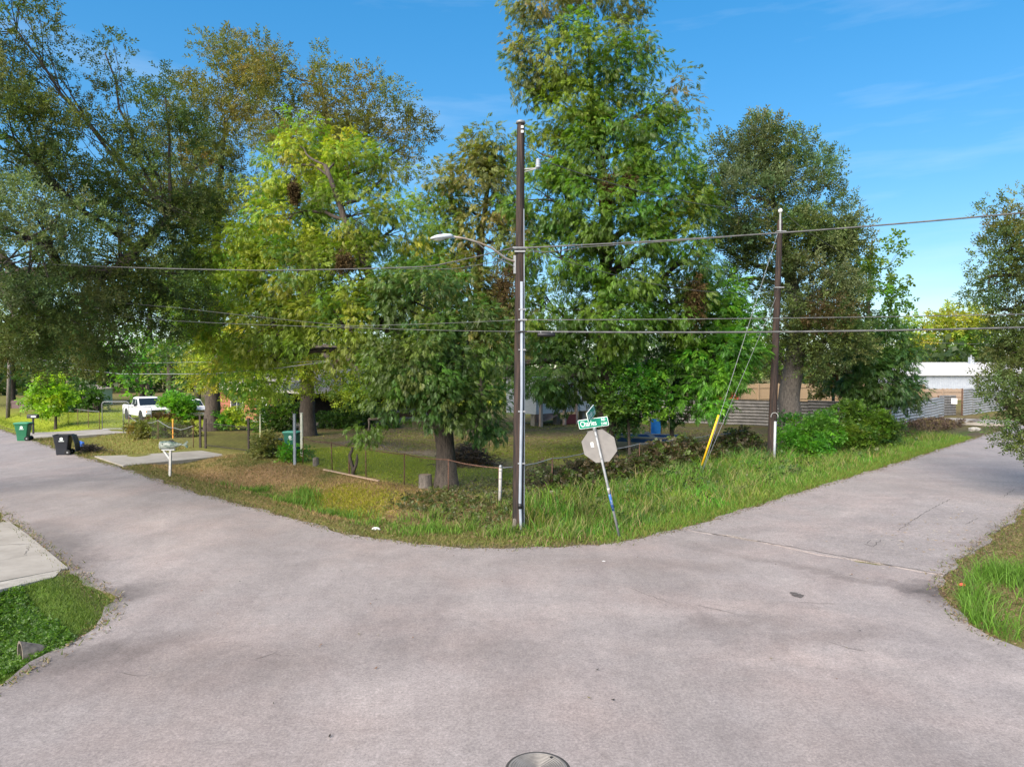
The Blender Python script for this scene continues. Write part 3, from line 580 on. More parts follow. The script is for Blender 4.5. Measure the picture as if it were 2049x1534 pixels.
bgt = [(-60, 640, 90, 75, 74, 'mid'), (25, 690, 70, 80, 78, 'dark'), (85, 640, 80, 70, 82, 'mid'), (150, 720, 70, 70, 80, 'dark'), (215, 670, 90, 90, 84, 'mid'), (285, 720, 70, 70, 80, 'bright'), (340, 640, 80, 110, 76, 'mid'), (395, 720, 60, 70, 70, 'dark'), (300, 560, 60, 90, 90, 'olive'),
       (500, 700, 90, 80, 84, 'dark'), (640, 650, 110, 110, 88, 'mid'), (780, 690, 90, 90, 86, 'dark'), (900, 700, 90, 90, 90, 'mid'), (1080, 700, 110, 90, 80, 'dark'), (1290, 710, 110, 90, 82, 'dark'), (1440, 690, 80, 80, 86, 'mid'), (1560, 700, 80, 60, 95, 'mid')]
bl = {'mid': 'mid-green', 'dark': 'dark green', 'bright': 'fresh green', 'olive': 'olive'}
wh = ['at the far end of the mown lawn', 'behind the far left pole', 'above the brown board fence', 'behind the pale shed', 'behind the open wire gate', 'behind the white pickup', 'above the white pickup', 'left of the brick house', 'towering over the lawn trees', 'behind the brick gable', 'behind the brick house roof', 'behind the carport roof', 'beyond the carport end', 'behind the mobile home', 'behind the mobile home end', 'behind the red panels', 'above the tan board fence']
for i, (cx, cy, rx, ry, Yd, pl) in enumerate(bgt):
    kx = rx
    tree('background_tree', f'{bl[pl]} leafy background tree {wh[i]}', Yd, (cx, 832-(Yd-74)*.6),
         [(0, 0, .35), (cx, cy+ry*.6, .28), (cx+5, cy, .12)],
         [(cx-kx*.45, cy-ry*.3, kx*.6, ry*.5, 0, .9), (cx+kx*.4, cy-ry*.35, kx*.6, ry*.55, 1, .9), (cx, cy-ry*.65, kx*.45, ry*.4, 0, .8), (cx-kx*.4, cy+ry*.45, kx*.65, ry*.5, 0, 1), (cx+kx*.45, cy+ry*.4, kx*.6, ry*.5, 0, 1), (cx, cy+ry*.2, kx*.6, ry*.5, -1, 1)],
         'broad', pl, leaf=3.3, rc=1.8, dens=.62, fr=26, seed=30+i, group='trees behind the lots', twigs=.2)
# bushes along the right verge and fences
def bush(label, px, py, Yd, blobs, pal, kind='broad', leaf=2.6, rc=.42, fr=40, seed=1, name='bush', dens=1.1):
    return tree(name, label, Yd, (px, py), [(0, 0, .05), (px, py-14, .04), (px+2, py-30, .02)], blobs, kind, pal, leaf=leaf, rc=rc, dens=dens, fr=fr, seed=seed, cat='bush', twigs=.4, droop=.1)
bush('green bush at the foot of the thick-trunked live oak', 1610, 900, 35.5, [(1600, 862, 42, 32, 0), (1640, 866, 36, 34, 0), (1575, 885, 26, 22, -1), (1620, 890, 44, 22, -1)], 'bright', seed=61)
bush('dark leafy bush under the drooping tree by the fence corner', 1710, 895, 38, [(1690, 850, 40, 42, 0), (1735, 852, 40, 42, 0), (1710, 880, 56, 24, -1), (1765, 865, 26, 34, 0, 1, 'dark')], 'pecan', seed=62)
bush('brown-green weedy bush on the fence between the two driveways', 300, 885, 43, [(275, 868, 22, 20, 0), (305, 870, 30, 24, 0), (340, 866, 30, 26, 0, 1, 'pecan_mixed'), (370, 872, 22, 22, 0)], 'olive', 'broad', 2.6, .4, 30, 63)
bush('straw-brown bush heaped on the sagging fence rail', 330, 858, 46, [(320, 848, 26, 14, 0), (345, 852, 24, 14, 0)], 'brown', 'broad', 2.4, .35, 26, 64)
bush('dark vine-covered bush beside the iron gate post', 535, 912, 33.2, [(530, 895, 20, 22, 0), (555, 905, 14, 16, 0, .8)], 'olive', 'broad', 2.6, .3, 30, 65)
bush('fresh green bush under the brick house window', 460, 848, 47, [(452, 835, 20, 16, 0), (478, 838, 20, 16, 0, 1, 'pecan_yellow')], 'bright', 'broad', 2.6, .4, 26, 66)
bush('yellow-green weeds climbing the two tall pale posts', 590, 922, 31.6, [(580, 905, 16, 20, 0), (606, 915, 16, 14, 0), (560, 915, 14, 12, 0)], 'bright', 'broad', 2.4, .28, 22, 67)
bush('dark bush standing before the pale shed', 160, 826, 66, [(140, 805, 26, 20, 0), (170, 795, 26, 26, 0), (195, 810, 22, 22, 0)], 'dark', 'broad', 2.8, .7, 28, 69)
bush('dark shrub before the brick house corner', 545, 858, 46.5, [(530, 835, 30, 24, 0), (560, 840, 26, 20, 0), (575, 820, 20, 26, 1)], 'pecan_dull', 'broad', 2.6, .5, 28, 70)
bush('low dark shrub at the carport low wall', 690, 856, 49, [(670, 840, 34, 18, 0), (715, 838, 36, 22, 0), (760, 842, 26, 18, 0)], 'dark', 'broad', 2.6, .5, 28, 71)
bush('leafy sprig bush in front of the second white car', 350, 835, 56, [(345, 815, 26, 24, 0), (368, 825, 22, 26, 0), (352, 842, 26, 14, 0)], 'bright', 'broad', 2.6, .45, 28, 68)
MARK_BUSH = True

# ------------------------------------------------------------------ utility poles, street light, wires
def pole(label, base, top, r0, r1, n=14):
    b = Vector(base); root = thing('utility_pole', label, 'utility pole', b)
    t = Vector(top)-b
    MB().tube([Vector((0, 0, -.5)), Vector((0, 0, 0)), t*.33, t*.66, t*.985, t], [r0, r0, r0*.67+r1*.33, r0*.33+r1*.67, r1, r1*.85], n).build('shaft', M_POLE, root, smooth=True)
    return root, t
pb = G(1037, 1050); pb.z = gz(pb)
p1, t1 = pole('near weathered utility pole with long grey conduit on the grassy corner', pb, at(1042, 245, 19.25), .165, .105)
def onp(t, f, off=(0, 0, 0)): return t*f+Vector(off)
fc = lambda py: (at(1040, py, 19.3).z-pb.z)/t1.z                                     # picture height -> fraction of the pole
cap_z = t1.z
MB().tube([t1+Vector((0, 0, -.03)), t1+Vector((0, 0, .03)), t1+Vector((0, 0, .07))], [.135, .12, .03], 12).build('top_cap', M_GALV, p1, smooth=True)
cd = MB(); f0, f1 = fc(565), fc(1000)
front = Vector((.075, -.155, 0))
cd.tube([onp(t1, f0, (.05, -.13, 0)), onp(t1, (f0+f1)/2, front), onp(t1, f1, front+Vector((-.03, -.01, 0))), onp(t1, .012, front+Vector((.0, -.05, 0))), Vector((.09, -.22, -.2))], .042, 10)
cdo = cd.build('conduit', M_PVC, p1, smooth=True)
for py in (700, 822, 925, 620): MB().box(onp(t1, fc(py), front*.98), (.2, .05, .035)).build('clamp', M_GALV, p1)
MB().tube([onp(t1, fc(1004), front+Vector((-.03, -.01, 0))), onp(t1, fc(1014), front+Vector((-.03, -.015, 0)))], .062, 10).build('coupling', M_BLACK, p1, smooth=True)
MB().tube([onp(t1, fc(420), (.10, -.07, 0)), onp(t1, fc(560), (.12, -.09, 0)), onp(t1, fc(800), (.15, -.07, 0)), Vector((.16, -.07, -.2))], .013, 6).build('ground_cable', M_PVC, p1)
for py in (258, 267): MB().box(onp(t1, fc(py), (.04, -.112, 0)), (.07, .01, .07)).build('number_plate', M_WHITE, p1)
arm = MB().tube([onp(t1, fc(340)), onp(t1, fc(340), (.48, -.1, .0))], .022, 8); arm.tube([onp(t1, fc(347)), onp(t1, fc(341), (.42, -.1, 0))], .014, 6); arm.build('insulator_arm', M_GALV, p1)
ins = MB(); q0 = onp(t1, fc(340), (.48, -.1, .0)); prof = [(0, .04), (.02, .075), (.05, .075), (.06, .05), (.09, .075), (.11, .075), (.12, .05), (.15, .07), (.17, .07), (.18, .05), (.21, .065), (.24, .06), (.27, .02)]
ins.tube([q0+Vector((0, 0, z)) for z, _ in prof], [r_ for _, r_ in prof], 12).build('insulator', M_PVC, p1, smooth=True)
INS1 = pb+q0+Vector((0, 0, .26))
for py, w in ((499, .34), (505, .3)): MB().box(onp(t1, fc(py), (0, 0, 0)), (w, .30, .05)).build('pole_band', M_GALV, p1, bevel=.008)
MB().tube([onp(t1, fc(498), (-.2, -.16, 0)), onp(t1, fc(498), (.22, -.16, 0))], .02, 8).build('spool_bracket', M_GALV, p1)
for py in (641, 664): MB().tube([onp(t1, fc(py), (-.04, -.19, 0)), onp(t1, fc(py), (.2, -.19, 0))], .024, 8).build('cable_clamp', M_GALV if py < 650 else M_BLACK, p1)
MB().box((-.12, -.05, .05), (.12, .2, .7), Matrix.Rotation(.12, 3, 'Y')).build('bark_splinter', M_BARKG, p1, bevel=.03)

sl_b = pb+onp(t1, fc(532), (-.16, -.06, 0))
sl = thing('street_light', 'grey cobra-head street light on a curved arm of the near utility pole', 'street light', sl_b)
lp = [Vector((0, 0, 0)), Vector((-.06, -.03, .1))] + [at(px, py, Yv)-sl_b for px, py, Yv in ((1012, 517, 19.0), (985, 497, 18.8), (960, 486, 18.6), (930, 477, 18.4), (903, 473, 18.2))]
MB().tube([Vector((.06, .03, .12)), Vector((0, 0, .1))]+lp[2:], [.032]*2+[.03, .028, .027, .026, .026], 10).build('arm', mat('weathered_arm', (.30, .22, .15), .6, (.36, .35, .33), scale=6, metal=.2), sl, smooth=True)
MB().tube([Vector((.08, .02, -.06)), at(985, 511, 18.85)-sl_b, at(955, 486, 18.55)-sl_b], .014, 6).build('brace', M_GALV, sl)
MB().box((.02, .02, .02), (.07, .09, .5)).build('mount', M_GALV, sl, bevel=.01)
hx = lp[-1]; hd = (at(862, 477, 17.9)-sl_b-hx); hl = hd.length; hdir = hd.normalized(); sidev = hdir.cross(Vector((0, 0, 1))).normalized(); upv = sidev.cross(hdir)
def hsec(t, w, zt, zb): return [hx+hdir*hl*t+sidev*w*math.cos(a)+upv*(zt*math.sin(a) if math.sin(a) > 0 else zb*math.sin(a)) for a in [k/12*2*math.pi for k in range(12)]]
MB().loft([hsec(-.06, .05, .05, .05), hsec(.05, .085, .075, .05), hsec(.35, .13, .09, .05), hsec(.7, .14, .075, .05), hsec(.93, .10, .04, .03), hsec(1.0, .03, .015, .01)]).build('lamp_head', mat('lamp_grey', (.45, .48, .52), .4, (.52, .55, .58), scale=5), sl, smooth=True)
MB().loft([hsec(.36, .10, .0, .075), hsec(.6, .115, .0, .085), hsec(.85, .08, .0, .06)]).build('lens', mat('lamp_lens', (.55, .58, .6), .15), sl, smooth=True)
pc = hx+hdir*hl*.5+upv*.075; MB().tube([pc, pc+upv*.06, pc+upv*.07], [.035, .035, .02], 10).build('photocell', M_BLACK, sl, smooth=True)

pb2 = G(1543, 922); pb2.z = gz(pb2)
p2, t2 = pole('far utility pole with white conduit stub beside the guy wires', pb2, at(1561, 440, 32.6), .20, .12)
fd = lambda py: (at(1552, py, 32.4).z-pb2.z)/t2.z
MB().tube([t2+Vector((-.03, -.1, -.6)), t2+Vector((-.03, -.1, .12)), t2+Vector((-.03, -.1, .3))], .05, 8).build('top_pin', M_GALV, p2)
MB().tube([t2+Vector((-.03, -.1, .3)), t2+Vector((-.03, -.1, .36)), t2+Vector((-.03, -.1, .42)), t2+Vector((-.03, -.1, .5))], [.06, .1, .1, .05], 12).build('insulator', M_WHITE, p2, smooth=True)
TOP2 = pb2+t2+Vector((-.03, -.1, .5))
MB().tube([onp(t2, fd(842), (.05, -.20, 0)), Vector((.05, -.25, -.2))], .06, 8).build('conduit', mat('pale_conduit', (.30, .33, .36), .5, (.38, .40, .42), scale=4), p2, smooth=True)
for k in range(12):
    a = k/11*math.pi; MB().box(onp(t2, fd(835), (0, 0, 0))+Vector((-.17*math.cos(a)*.95, -.21, .16+.18*math.sin(a)-.1)), (.02, .02, .03)).build('staple', M_WHITE, p2)
for py in (575, 462): MB().box(onp(t2, fd(py), (.05, 0, 0)), (.42, .3, .05)).build('pole_band', M_GALV, p2, bevel=.008)

def wire(label, pts, r, sag=0.0, name='overhead_wire', mt=None, n=18, group='overhead wires'):
    """cable hung between world points with a sag in each span"""
    base = Vector(pts[0]); P = []
    for i in range(len(pts)-1):
        p, q = Vector(pts[i]), Vector(pts[i+1])
        for s in range(n+(1 if i == len(pts)-2 else 0)):
            t = s/n; w = p.lerp(q, t); w.z -= 4*sag*t*(1-t); P.append(w-base)
    return tag(MB().tube(P, r*.8, 6).build(name, mt or M_WIRE, None, smooth=True, loc=base), label, 'wire', group)
SB = pb+onp(t1, fc(498), (.2, -.16, 0)); SBL = pb+onp(t1, fc(498), (-.2, -.16, 0))
M_WIRED = mat('dark_cable', (.05, .05, .05), .6, (.11, .11, .11), scale=4)
wire('thin wire from the near pole insulator to the far pole top', [INS1, TOP2], .014, .45)
wire('thin wire from the near pole bracket down to the middle of the far pole', [SB, pb2+onp(t2, fd(580), (0, -.2, 0))], .012, .55)
e1 = at(2330, 398, 17)
wire('twisted cable rising from the near pole bracket to the right over the road', [SB, e1], .026, .12, mt=M_WIRE, n=40)
wire('thin strand wound on the twisted cable over the right road', [SB+Vector((0, 0, -.09)), at(1160, 495, 18.9), e1], .012, .06)
wire('upper communication wire crossing before the trees to the right', [pb+onp(t1, fc(641), (.2, -.19, 0)), at(2330, 622, 17.4)], .016, .05)
wire('thick black communication cable with spiral lashing to the right', [pb+onp(t1, fc(664), (.2, -.19, 0)), at(2330, 646, 17.4)], .034, .1, mt=M_WIRED)
wire('slack cable from the near pole to the left live oak', [SBL, at(860, 533, 19.0), at(520, 541, 19.0), at(120, 530, 19.2), at(-200, 508, 19.4)], .019, 0.02)
wire('second slack strand under the street light arm', [SBL, at(1000, 522, 19.2), at(905, 538, 19.1), at(800, 537, 19.05)], .012, 0.01)
wire('thin line left of the near pole through the yellowing pecan crown', [pb+onp(t1, fc(641), (-.04, -.19, 0)), at(700, 652, 21.5), at(350, 615, 21), at(60, 588, 21), at(-120, 574, 21)], .010, .02)
wire('lowest thin line left of the near pole', [pb+onp(t1, fc(664), (-.04, -.19, 0)), at(700, 655, 21.2), at(350, 642, 21), at(0, 608, 21), at(-120, 596, 21)], .011, .02)
wire('pale service cable sagging across the lot toward the brick house', [at(40, 718, 62), at(110, 733, 52), at(240, 748, 40), at(420, 748, 30), at(560, 736, 25), at(665, 722, 23.6)], .022, .0, mt=M_GALV)
wire('second pale service cable above the sagging one', [at(40, 715, 62), at(160, 729, 47), at(400, 724, 31), at(540, 727, 26), at(665, 721, 23.6)], .012, .0, mt=M_GALV)
wire('short wire from the far pole top into the live oak crown', [TOP2, at(1600, 452, 33), at(1690, 510, 38)], .014, .02)
wire('short wire from the middle of the far pole to the live oak', [pb2+onp(t2, fd(578), (.1, 0, 0)), at(1640, 608, 38)], .012, .02)
wire('far thin wire before the golden-green tree', [at(1740, 650, 100), at(1850, 684, 100), at(1985, 688, 100)], .03, .1)
# splice case hanging on the black cable
sp_c = at(1093, 668, 18.95)
sc = thing('splice_case', 'black splice case hanging on the cable right of the near pole', 'cable box', sp_c)
MB().tube([Vector((-.24, 0, -.02)), Vector((-.21, 0, -.02)), Vector((.21, 0, -.02)), Vector((.24, 0, -.02))], [.035, .06, .06, .035], 10).build('case', M_BLACK, sc, smooth=True)
for x in (-.15, .15): MB().box((x, 0, .03), (.03, .05, .09)).build('hanger', M_GALV, sc)
# guy wires with the yellow guard
an = G(1403, 950); an.z = gz(an)
gy = thing('guy_wires', 'pair of guy wires with a yellow guard left of the far pole', 'guy wire', an)
g1 = pb2+onp(t2, fd(462), (-.1, -.1, 0))-an; g2 = pb2+onp(t2, fd(595), (-.1, -.1, 0))-an
MB().tube([Vector((0, 0, -.2)), g1*.02, g1], .010, 6).build('guy_wire', M_GALV, gy); MB().tube([Vector((.02, 0, -.2)), Vector((.02, .02, .05)), g2], .008, 6).build('guy_wire', M_GALV, gy)
MB().tube([Vector((-.03, 0, -.2)), Vector((.0, 0, .45))], .02, 6).build('anchor_rod', M_GALV, gy)
ga = Vector((.01, -.03, .38)); gb = at(1438, 830, 28.0)-an; MB().tube([ga, gb], .04, 10).build('guy_guard', M_YEL, gy, smooth=True)

# ------------------------------------------------------------------ stop sign with the street name blades
sb = G(1240, 1075); sb.z = gz(sb)
sg = thing('street_sign', 'leaning stop sign seen from behind with two green street name blades', 'street sign', sb)
ptop = at(1189.5, 856, 17.37)-sb; pax = ptop.normalized()
th = R(-20); e1v = Vector((math.cos(th), math.sin(th), 0)); e1v = (e1v-pax*e1v.dot(pax)).normalized(); e2v = pax.cross(e1v).normalized()     # e2 points away from the viewer
MB().tube([pax*-.4, pax*.9, ptop], .032, 10).build('post', M_GALV, sg, smooth=True)
MB().tube([pax*.78, pax*1.24], .036, 10).build('blue_wrap', mat('blue_wrap', (.03, .10, .30), .6, (.25, .3, .38), scale=9, contrast=(.5, .62)), sg, smooth=True)
MB().tube([pax*1.24, pax*1.40], .0365, 10).build('torn_sticker', mat('torn_sticker', (.5, .5, .5), .6, (.2, .18, .16), scale=14), sg, smooth=True)
def frame(o, x, y): z = x.cross(y); return Matrix(((x.x, y.x, z.x, o.x), (x.y, y.y, z.y, o.y), (x.z, y.z, z.z, o.z), (0, 0, 0, 1)))
plen = ptop.length; so = pax*(plen-.50)+e2v*.05
octo = [(.462*math.cos(R(22.5+45*k)), .462*math.sin(R(22.5+45*k))) for k in range(8)]
st = MB().prism(octo, .006, frame(so, e1v, pax)).build('stop_sign', M_SILVER, sg)
MB().prism([(x*.985, y*.985) for x, y in octo], .002, frame(so+e2v*.006, e1v, pax)).build('sign_face', mat('stop_red', (.45, .02, .02), .4), st)
MB().box(so-e2v*.006+e1v*-.17+pax*.06, (.075, .002, .13), frame(Vector((0, 0, 0)), e1v, e2v).to_3x3()).build('sticker', M_SIGNW, st)
for s in (.30, -.30): MB().tube([so+pax*s-e2v*.10, so+pax*s+e2v*.012], .012, 8).build('bolt', M_GALV, st)
def text_mesh(s, size, M, name, mt, parent, align='LEFT', xs=1.0):
    cu = bpy.data.curves.new('t', 'FONT'); cu.body = s; cu.size = size; cu.align_x = align; cu.align_y = 'CENTER'; cu.offset = .0012; cu.resolution_u = 4
    ob = bpy.data.objects.new('t', cu); me = bpy.data.meshes.new_from_object(ob); bpy.data.objects.remove(ob)
    me.transform(M @ Matrix.Diagonal((xs, 1, 1, 1))); me.materials.clear(); me.materials.append(mt)
    o = bpy.data.objects.new(name, me); COL.objects.link(o); o.parent = parent; return o
def rrect(w, h, r, n=5):
    return [(sx*(w/2-r)+r*math.cos(a), sy*(h/2-r)+r*math.sin(a)) for sx, sy, a0 in ((1, 1, 0), (-1, 1, 90), (-1, -1, 180), (1, -1, 270)) for a in [R(a0+90*k/n) for k in range(n+1)]]
def blade(o, x, big, small, w=.77, h=.235):
    M = frame(o, x, pax); z = x.cross(pax)                          # z faces the viewer for x running right
    bl_ = MB().prism(rrect(w, h, .03), .012, M).build('name_blade', M_SIGNW, sg)
    for s in (1, -1):
        MB().prism(rrect(w-.022, h-.022, .024), .002, frame(o+z*s*.0075, x, pax)).build('green_panel', M_SIGN, bl_)
        F_ = frame(o+z*s*.011, x*s, pax)
        text_mesh(big, .195, F_ @ Matrix.Translation((-w/2+.045, -.002, 0)), 'lettering', M_SIGNW, bl_, xs=.70 if len(big) > 6 else .74)
        text_mesh(small[0], .09, F_ @ Matrix.Translation((w/2-.115, .055, 0)), 'lettering', M_SIGNW, bl_, 'CENTER', .9)
        text_mesh(small[1], .086, F_ @ Matrix.Translation((w/2-.115, -.05, 0)), 'lettering', M_SIGNW, bl_, 'CENTER', .9)
blade(ptop+pax*.135, e1v, 'Charles', ('RD', '2100')); blade(ptop+pax*.385, e2v, 'Burden', ('ST', '8200'))
MB().box(ptop-pax*.02, (.07, .07, .10), frame(Vector((0, 0, 0)), e1v, pax).to_3x3()).build('blade_bracket', M_GALV, sg, bevel=.01)
MB().tube([ptop+pax*.245, ptop+pax*.275], .03, 8).build('cross_bracket', M_GALV, sg)

# ------------------------------------------------------------------ chain-link fences
def chain(label, run, h, post_every=3.0, rail=True, sagamp=.0, post_mat=None, rail_mat=None, wire_s=.07, skip=(), name='chain_link_fence', post_r=.022, lean=0.0, wr=.0011):
    """run: list of (a,b) corners on the lot"""
    p0 = onG(*run[0]); root = thing(name, label, 'fence', p0); post_mat = post_mat or M_RUST; rail_mat = rail_mat or M_GALV; rr = random.Random(len(label))
    V = []; Qd = []
    for (u, v) in zip(run[:-1], run[1:]):
        P, Q2 = AB(*u), AB(*v); Ls = (Q2-P).length; d = (Q2-P)/Ls; nrm = Vector((-d.y, d.x, 0)); zg = lambda s: gz(P+d*s)
        k = max(1, round(Ls/post_every)); tops = []
        for i in range(k+1):
            s = Ls*i/k; q = P+d*s; z = zg(s); dx = Vector((rr.uniform(-1, 1), rr.uniform(-1, 1), 0))*lean
            if i not in skip: MB().tube([Vector((q.x, q.y, z-.3))-p0, Vector((q.x, q.y, z+h))+dx-p0], post_r, 6).build('post', post_mat, root, smooth=True)
            tops.append(Vector((q.x, q.y, z+h-.02))+dx)
        if rail:
            pts = []
            for i in range(k):
                for t in [j/6 for j in range(6)]: w = tops[i].lerp(tops[i+1], t); w.z -= sagamp*4*t*(1-t)*rr.uniform(.8, 1.1); pts.append(w-p0)
            MB().tube(pts+[tops[-1]-p0], .017, 6).build('top_rail', rail_mat, root, smooth=True)
        hh = h-.06
        for sg_ in (1, -1):
            s = -hh
            while s < Ls:
                a0, a1 = max(0, s), min(Ls, s+hh)
                if a1 > a0:
                    z0, z1 = (a0-s), (a1-s)
                    if sg_ < 0: z0, z1 = hh-z0, hh-z1
                    A3 = P+d*a0; A3.z = zg(a0)+z0+.03; B3 = P+d*a1; B3.z = zg(a1)+z1+.03; n0 = len(V)
                    t = (B3-A3).normalized(); u_ = nrm*wr; w_ = t.cross(nrm)*wr; off = nrm*(.003*sg_)
                    for E_ in (A3, B3):
                        for c in (u_, u_*-.5+w_*.87, u_*-.5-w_*.87): V.append(E_+c+off-p0)
                    for j in range(3): Qd.append((n0+j, n0+(j+1) % 3, n0+3+(j+1) % 3, n0+3+j))
                s += wire_s
    np_mesh('wire_mesh', np.array([tuple(v) for v in V]), quads=np.array(Qd), mat=M_MESH, parent=root)['kind'] = 'stuff'
    return root
fL = chain('rusty chain-link fence along the left road from corner post to tall posts', [(15.25, 15.8), (15.35, 28.5)], 1.16, 2.75, True, .05, M_RUST, M_RUST, lean=.05)
cp = onG(15.2, 15.75); cpo = thing('fence_corner_post', 'white-grey corner post of the chain-link fence near the pole', 'fence post', cp)
MB().tube([(0, 0, -.3), (0.03, 0, 1.16)], .05, 10).build('post', mat('pale_post', (.34, .33, .31), .6, (.25, .23, .21), scale=9), cpo, smooth=True); MB().tube([(.03, 0, 1.16), (.03, 0, 1.2), (.03, 0, 1.25)], [.055, .055, .02], 10).build('cap', M_GALV, cpo, smooth=True)
for zz in (.4, .8, 1.05): MB().tube([(.012+zz*.02, 0, zz), (.012+zz*.02, 0, zz+.03)], .056, 10).build('tie_band', M_GALV, cpo)
chain('overgrown chain-link fence along the right road with slack pale rail', [(15.3, 15.8), (21, 16.6), (33, 16.6)], 1.15, 3.0, True, .07, M_RUST, M_GALV, lean=.06)
chain('overgrown sagging chain-link fence between the two left driveways', [(14.4, 38.6), (14.4, 49.4)], 1.2, 5.4, True, .35, M_RUST, M_GALV)
chain('grey chain-link fence along the bright lawn', [(14.0, 54.4), (13.2, 76)], 1.25, 2.4, True, .0, M_RUST, M_GALV, wire_s=.12)
for (px, py, tpy, rad, lab, mt) in ((590, 932, 828, .055, 'tall pale blue-grey steel post in the fence by the green bin', M_PVC), (604, 916, 826, .055, 'tall pale mossy post beside the blue-grey steel post', mat('mossy_post', (.36, .38, .28), .8, (.5, .5, .45), scale=7, stretch=(1, 1, .4))),
                                     (521, 890, 822, .035, 'thin lichen-yellow post behind the iron gate end', mat('lichen_post', (.34, .35, .12), .8, (.5, .5, .46), scale=6, stretch=(1, 1, .4)))):
    q = G(px, py); q.z = gz(q); hh = at(px, tpy, q.y).z-q.z; o = thing('fence_post', lab, 'post', q)
    MB().box((0, 0, hh/2-.15), (rad*2, rad*2, hh+.3)).build('shaft', mt, o, bevel=.01); MB().box((0, 0, hh+.006), (rad*2.3, rad*2.3, .012)).build('cap', mt, o)
# forked branch propping the fence
q = G(705, 952); q.z = gz(q); o = thing('forked_stick', 'forked dead branch propping up the rusty chain-link fence', 'stick', q)
MB().tube([(.03, 0, -.2), (.02, 0, .3), (-.08, .02, .6), (-.10, 0, .8), (0, 0, 1.0), (.0, 0, 1.1)], [.07, .07, .075, .065, .06, .04], 8).build('stem', M_BARK, o, smooth=True)
MB().tube([(.03, -.02, .1), (.16, -.04, .4), (.2, 0, .62), (.19, 0, .85)], [.07, .06, .055, .02], 8).build('fork', M_BARK, o, smooth=True); MB().tube([(-.12, 0, -.1), (-.13, 0, .62)], .03, 6).build('stake', M_RUST, o)
b0, b1 = G(648, 944), G(758, 966); b0.z = gz(b0)+.07; b1.z = gz(b1)+.05; dv = b1-b0; mid = (b0+b1)/2
tag(MB().box((0, 0, 0), (dv.length, .09, .045), dv.to_track_quat('X', 'Z').to_matrix()).build('board', mat('pale_board', (.30, .2, .13), .8, (.42, .31, .22), scale=4, stretch=(.4, 6, 6)), None, loc=mid), 'long pale timber board lying along the fence foot', 'board')
for (px, py, w, hpx, lab) in ((851, 978, 26, 26, 'small cut stump left of the pecan trunk'), (632, 934, 12, 16, 'grey log stump inside the fence by the tall posts')):
    q = G(px, py); q.z = gz(q); k_ = q.y/1400; o = thing('tree_stump', lab, 'stump', q); rad = w*k_/2
    MB().tube([(0, 0, -.1), (0, 0, .05), (0, 0, hpx*k_)], [rad*1.2, rad*1.05, rad], 12).build('stump', M_BARKG, o); MB().tube([(0, 0, hpx*k_+.002), (0, 0, hpx*k_+.008)], rad*.86, 12).build('cut_face', mat('cut_wood', (.28, .21, .14), .9, (.18, .13, .09), scale=12), o)
# iron gate
gt = thing('iron_gate', 'dark iron bar gate closing the lot drive', 'gate', onG(15.3, 34.0)); g0 = Vector(gt.location)
ga_, gb_ = onG(15.35, 33.95), onG(14.7, 37.7); gd = gb_-ga_; gl = gd.length; gdir = gd/gl
for s, hh in ((0, 1.75), (gl, 1.6), (gl+.5, 1.72)): p_ = ga_+gdir*s; p_.z = gz(p_); MB().box(p_-g0+Vector((0, 0, hh/2-.1)), (.1, .1, hh+.2)).build('post', M_DARKFE, gt, bevel=.008)
for z in (.12, 1.28): MB().tube([ga_-g0+Vector((0, 0, z))+gdir*.06, gb_-g0+Vector((0, 0, z+.06))-gdir*.06], .02, 6).build('rail', M_DARKFE, gt)
for k in range(1, 40): p_ = ga_-g0+gdir*(gl*k/40); MB().tube([p_+Vector((0, 0, .1)), p_+Vector((0, 0, 1.3+.05*k/40))], .009, 4).build('bar', M_DARKFE, gt)
# open tube gates at the second drive
def tube_gate(label, pxs, Yv, tall):
    l, r_ = pxs; b = at(l, 866, Yv); b.z = gz(b); o = thing('tube_gate', label, 'gate', b, 0, 'open tube gates'); w = (r_-l)*Yv/1400
    MB().tube([(0, 0, .08), (0, 0, tall-.15), (.05, 0, tall-.04), (.16, 0, tall), (w-.16, .1, tall), (w-.05, .1, tall-.04), (w, .1, tall-.15), (w, .1, .08)], .025, 8).build('frame', M_GALV, o, smooth=True)
    MB().tube([(0, 0, .1), (w, .1, .1)], .022, 8).build('bottom_rail', M_GALV, o)
    V = []; Qd = []
    for sg_ in (1, -1):
        s = -tall
        while s < w:
            a0, a1 = max(0, s), min(w, s+tall-.1); z0, z1 = a0-s, a1-s
            if sg_ < 0: z0, z1 = tall-.1-z0, tall-.1-z1
            if a1 > a0:
                n0 = len(V)
                for (x, z) in ((a0, z0), (a1, z1)):
                    for c in ((0, .003, 0), (.003, -.002, 0), (-.003, -.002, 0)): V.append((x+c[0], .05+c[1]+.004*sg_, z+.08))
                for j in range(3): Qd.append((n0+j, n0+(j+1) % 3, n0+3+(j+1) % 3, n0+3+j))
            s += .13
    np_mesh('wire_mesh', np.array(V), quads=np.array(Qd), mat=M_GALV, parent=o)['kind'] = 'stuff'
tube_gate('swung-open galvanised tube gate at the lawn fence end', (205, 257), 47.6, 1.95); tube_gate('shorter galvanised tube gate before the white pickup', (247, 302), 45.2, 1.78)
q = G(346, 878); q.z = gz(q); o = thing('survey_stake', 'orange marker stake in the weeds behind the fish mailbox', 'stake', q); MB().box((0, 0, .5), (.07, .04, 1.2)).build('stake', mat('orange_paint', (.75, .28, .03), .6), o, bevel=.008); MB().box((0, 0, 1.12), (.09, .05, .05)).build('tip', mat('orange_paint', 0), o)
MARK_STREET = True

